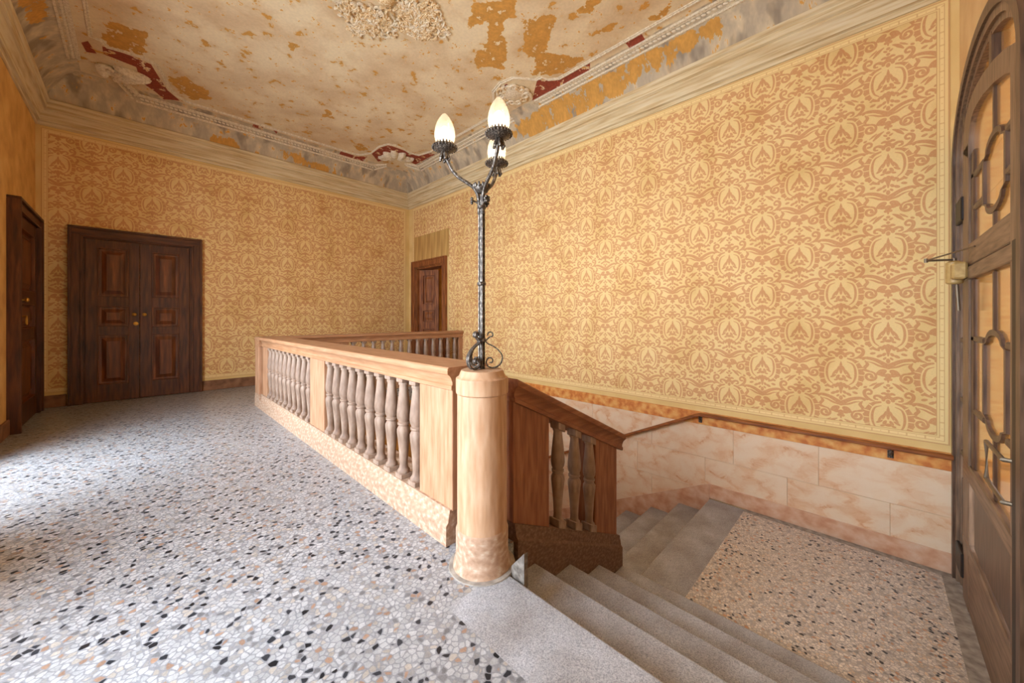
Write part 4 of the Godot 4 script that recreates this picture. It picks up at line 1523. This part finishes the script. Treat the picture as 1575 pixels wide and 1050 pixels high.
func balustrades() -> void:
	baluster_shapes()
	var pale := [M.stone_y, M.stone_x, M.stone_worn, M.baluster]
	var brown := [M.brown_y, M.brown_x, M.brown_worn, M.baluster]
	# along the corridor, from the round pier to the far corner: x runs towards +z
	var o := balustrade(Vector3(1.35, 0, -6.095), -PI / 2, 4.405, [[0.0, 0.24], [2.0, 2.40], [4.07, 4.41]], [[0.24, 2.0, 10], [2.40, 4.07, 10]], 0.0, 1.0, Vector2(0.0, 0.015), 0.0, pale)
	tag(o, "long peach stone balustrade between the corridor and the stairwell", "balustrade", "stone balustrades round the stairwell")
	# across the far end of the well
	o = balustrade(Vector3(1.2, 0, -6.25), 0.0, 3.578, [[0.0, 0.3], [1.0, 1.24], [3.48, 3.578]], [[0.3, 1.0, 4], [1.24, 3.48, 13]], 0.0, 1.0, Vector2(0.0, 0.0), 0.0, pale)
	tag(o, "peach stone balustrade across the far end of the stairwell", "balustrade", "stone balustrades round the stairwell")
	# down the upper flight
	o = balustrade(Vector3(1.505, -0.10, -1.58), 0.0, 1.205, [[0.0, 0.325], [0.865, 1.18]], [[0.36, 0.925, 3]], -0.475, 1.03, Vector2(0.0, 0.05), 0.42, brown)
	tag(o, "short brown sloping balustrade going down beside the granite steps", "balustrade", "stone balustrades round the stairwell")

func column_and_lamp() -> void:
	var c := thing("round_pier", Vector3(1.255, 0, -1.45))
	tag(c, "round peach stone newel pier at the head of the stairs", "pier")
	var b := MB.new()
	b.lathe([Vector2(.1275, .2), Vector2(.1275, .885)], 48)
	obj("shaft", b, M.column, c, 40)
	b = MB.new()
	b.lathe([Vector2(.150, 0.0), Vector2(.146, .025), Vector2(.137, .05), Vector2(.1345, .08), Vector2(.1345, .19), Vector2(.130, .2), Vector2(.127, .205)], 48)
	obj("foot_drum", b, M.stone_worn, c, 40)
	b = MB.new()
	b.lathe([Vector2(.1275, .88), Vector2(.1335, .885), Vector2(.135, .89), Vector2(.135, .955), Vector2(.133, .962), Vector2(.124, .966), Vector2(.118, .975), Vector2(.112, .99), Vector2(.108, 1.0), Vector2(.1, 1.003), Vector2(.02, 1.004)], 48)
	obj("cap", b, M.column, c, 40)
	b = MB.new()
	b.lathe([Vector2(.172, 0.0005), Vector2(.17, .006), Vector2(.14, .008)], 40)
	obj("pad", b, M.cement, c, 30)
	# kerb that ties the pier to the sloping balustrade
	var k := MB.new()
	var pl := [Vector3(1.304, .04, -1.285), Vector3(1.304, .137, -1.2), Vector3(1.335, .13, -1.205), Vector3(1.335, .03, -1.285)]
	for i in 4:
		var a: Vector3 = pl[i]
		var e: Vector3 = pl[(i + 1) % 4]
		k.quad(Vector3(a.x, -.17, a.z), a, e, Vector3(e.x, -.17, e.z))
	k.quad(pl[0], pl[3], pl[2], pl[1])
	var kb := obj("kerb_block", k, M.kerb)
	tag(kb, "small grey kerb block between the round pier and the first step", "kerb")
	lamp()

func lamp() -> void:
	var L := thing("standard_lamp", Vector3(1.253, 1.004, -1.452))
	tag(L, "wrought iron three armed lamp standing on the round pier", "lamp")
	var F := Vector3(sin(deg_to_rad(45.5)), 0, -cos(deg_to_rad(45.5)))
	var R := Vector3(cos(deg_to_rad(45.5)), 0, sin(deg_to_rad(45.5)))
	# scrolled feet
	for k in 3:
		var a := deg_to_rad([8.0, 128.0, 236.0][k])
		var e := R * cos(a) + F * sin(a)
		var side := e.cross(Vector3.UP).normalized()
		var pts := []
		for q in [[.03, .172], [.036, .188], [.05, .19], [.058, .18], [.055, .168], [.044, .166], [.034, .158], [.022, .145], [.03, .132], [.058, .118], [.086, .098], [.105, .072], [.108, .05], [.098, .025], [.075, .008], [.05, .006], [.03, .016], [.024, .036], [.034, .055], [.05, .056], [.058, .044], [.052, .032], [.042, .034]]:
			pts.append(e * q[0] + Vector3.UP * q[1])
		var sm := Curve3D.new()
		for i in pts.size():
			var d: Vector3 = (pts[mini(i + 1, pts.size() - 1)] - pts[maxi(i - 1, 0)]) / 6.0
			sm.add_point(pts[i], -d, d)
		sm.bake_interval = 0.006
		var f := MB.new()
		f.strap(Array(sm.get_baked_points()), side, 0.02, 0.006)
		obj("scroll_foot", f, M.iron, L, 50)
	# stem: square rod with two twisted strands
	var s := MB.new()
	s.lathe([Vector2(.017, 0), Vector2(.017, .01), Vector2(.0115, .02), Vector2(.0115, .86), Vector2(.008, .9)], 10)
	for w in 4:
		var pts := []
		var rad := []
		for i in 171:
			var y := 0.0 + i * 0.005
			var a := w * PI / 2 + 0.5
			pts.append(Vector3(cos(a) * 0.0145, y, sin(a) * 0.0145))
			rad.append(0.0042 if i % 2 else 0.0026)
		s.tube(pts, rad, 5)
	obj("stem", s, M.iron, L, 50)
	s = MB.new()
	for y in [.15, .44, .835]:
		s.lathe([Vector2(.018, y - .01), Vector2(.023, y - .006), Vector2(.023, y + .006), Vector2(.018, y + .01)], 14)
	obj("collar", s, M.iron, L)
	# buds and frilled saucer under the fork
	s = MB.new()
	for k in 3:
		var a := deg_to_rad(188.0 + k * 120)
		var e := R * cos(a) + F * sin(a)
		s.tube([Vector3(0, .85, 0) + e * .012, Vector3(0, .862, 0) + e * .03, Vector3(0, .868, 0) + e * .045], 0.005, 6)
		for q in 5:
			var g := TAU * q / 5.0
			s.blob(Vector3(0, .868 + sin(g) * .011, 0) + e * .05 + e.cross(Vector3.UP) * cos(g) * .011, Vector3(.009, .009, .009), Basis.IDENTITY, 6, 4)
	obj("bud", s, M.iron, L, 60)
	s = MB.new()
	s.lathe([Vector2(.01, .905), Vector2(.03, .912), Vector2(.04, .93), Vector2(.036, .945), Vector2(.03, .938), Vector2(.01, .925)], 16, Vector3.ZERO)
	for q in 12:
		var g := TAU * q / 12.0
		s.blob(Vector3(cos(g) * .04, .944, sin(g) * .04), Vector3(.008, .014, .008), Basis.IDENTITY, 6, 4)
	obj("saucer", s, M.iron, L, 50)
	# arms, each with its pan, lamp and glass
	for k in 3:
		var a := deg_to_rad([186.2, 300.4, 67.9][k])
		var e := R * cos(a) + F * sin(a)
		var rr := 0.188
		var pts := []
		for q in [[.012, .80], [.013, .85], [.02, .90], [.04, .935], [.075, .96], [.115, .985], [.145, 1.015], [.165, 1.05], [.18, 1.085], [.188, 1.11]]:
			pts.append(e * q[0] * rr / .188 + Vector3.UP * q[1])
		var cv := Curve3D.new()
		for i in pts.size():
			var d: Vector3 = (pts[mini(i + 1, pts.size() - 1)] - pts[maxi(i - 1, 0)]) / 6.0
			cv.add_point(pts[i], -d, d)
		cv.bake_interval = 0.012
		var m := MB.new()
		m.tube(Array(cv.get_baked_points()), 0.0095, 8)
		var top: Vector3 = e * rr + Vector3.UP * 1.11
		for q in 6:
			var g := TAU * q / 6.0
			var d := Vector3(cos(g), 0, sin(g))
			m.blob(top + d * .017 + Vector3.DOWN * .016, Vector3(.011, .026, .008), Basis(d.cross(Vector3.UP).normalized(), 0.35), 6, 5)
			m.blob(top + d * .024 + Vector3.DOWN * .036, Vector3(.009, .009, .009), Basis.IDENTITY, 6, 4)
		var arm := obj("arm", m, M.iron, L, 50)
		var p := MB.new()
		p.lathe([Vector2(.01, 0), Vector2(.034, .006), Vector2(.054, .016), Vector2(.0615, .026), Vector2(.06, .032), Vector2(.042, .026), Vector2(.035, .03), Vector2(.01, .03)], 28, top)
		for q in 24:
			var g := TAU * q / 24.0
			p.blob(top + Vector3(cos(g) * .0605, .024, sin(g) * .0605), Vector3(.0065, .008, .0065), Basis.IDENTITY, 5, 4)
		for q in 16:
			var g := TAU * q / 16.0
			p.blob(top + Vector3(cos(g) * .041, .04, sin(g) * .041), Vector3(.0055, .015, .0055), Basis.IDENTITY, 5, 4)
		obj("drip_pan", p, M.iron, arm, 50)
		var gl := MB.new()
		gl.lathe([Vector2(.034, .028), Vector2(.044, .045), Vector2(.051, .068), Vector2(.053, .09), Vector2(.05, .118), Vector2(.042, .146), Vector2(.03, .17), Vector2(.016, .19), Vector2(.004, .2)], 32, top)
		obj("glass_shade", gl, M.shade_glass, arm, 60)
		var bl := MB.new()
		bl.lathe([Vector2(.012, .03), Vector2(.014, .05), Vector2(.024, .075), Vector2(.027, .095), Vector2(.022, .118), Vector2(.01, .132), Vector2(.002, .135)], 20, top)
		obj("bulb", bl, M.filament, arm, 60)
		var o := OmniLight3D.new()
		o.name = child_name(arm, "bulb_light")
		arm.add_child(o)
		o.position = top + Vector3.UP * .09
		o.light_energy = 0.04
		o.light_color = Color(1.0, 0.9, 0.75)
		o.light_size = 0.025
		o.omni_range = 15.0
		o.omni_attenuation = 2.0
		o.shadow_enabled = true

func handrail() -> void:
	var h := thing("handrail", Vector3(XR, 0.115, 0.46))
	tag(h, "dark wooden handrail fixed along the marble wainscot", "handrail")
	var r := MB.new()
	var x := -0.065
	var pts := [Vector3(x, 0, 0.0), Vector3(x, 0, -1.94), Vector3(x, -0.015, -1.98), Vector3(x, -1.85, -5.75)]
	var rows := []
	for i in pts.size():
		var p: Vector3 = pts[i]
		var row := PackedVector3Array()
		for q in [[-.026, -.012], [-.018, -.02], [.018, -.02], [.026, -.012], [.026, .006], [.018, .016], [.007, .021], [-.007, .021], [-.018, .016], [-.026, .006]]:
			row.append(p + Vector3(q[0], q[1], 0))
		rows.append(row)
	r.grid(rows, true, true)
	obj("rail", r, M.warm_z, h)
	for z in [-0.36, -1.96, -3.4, -4.8]:
		var y: float = 0.0 if z > -1.97 else -0.015 + (z + 1.98) * 0.487
		var b := MB.new()
		b.tube([Vector3(x, y - 0.015, z), Vector3(x, y - 0.055, z), Vector3(x + 0.02, y - 0.075, z), Vector3(-0.012, y - 0.075, z)], 0.008, 8)
		b.box(Vector3(-0.022, y - 0.11, z - 0.02), Vector3(-0.012, y - 0.04, z + 0.02), 0.003)
		obj("bracket", b, M.iron, h)
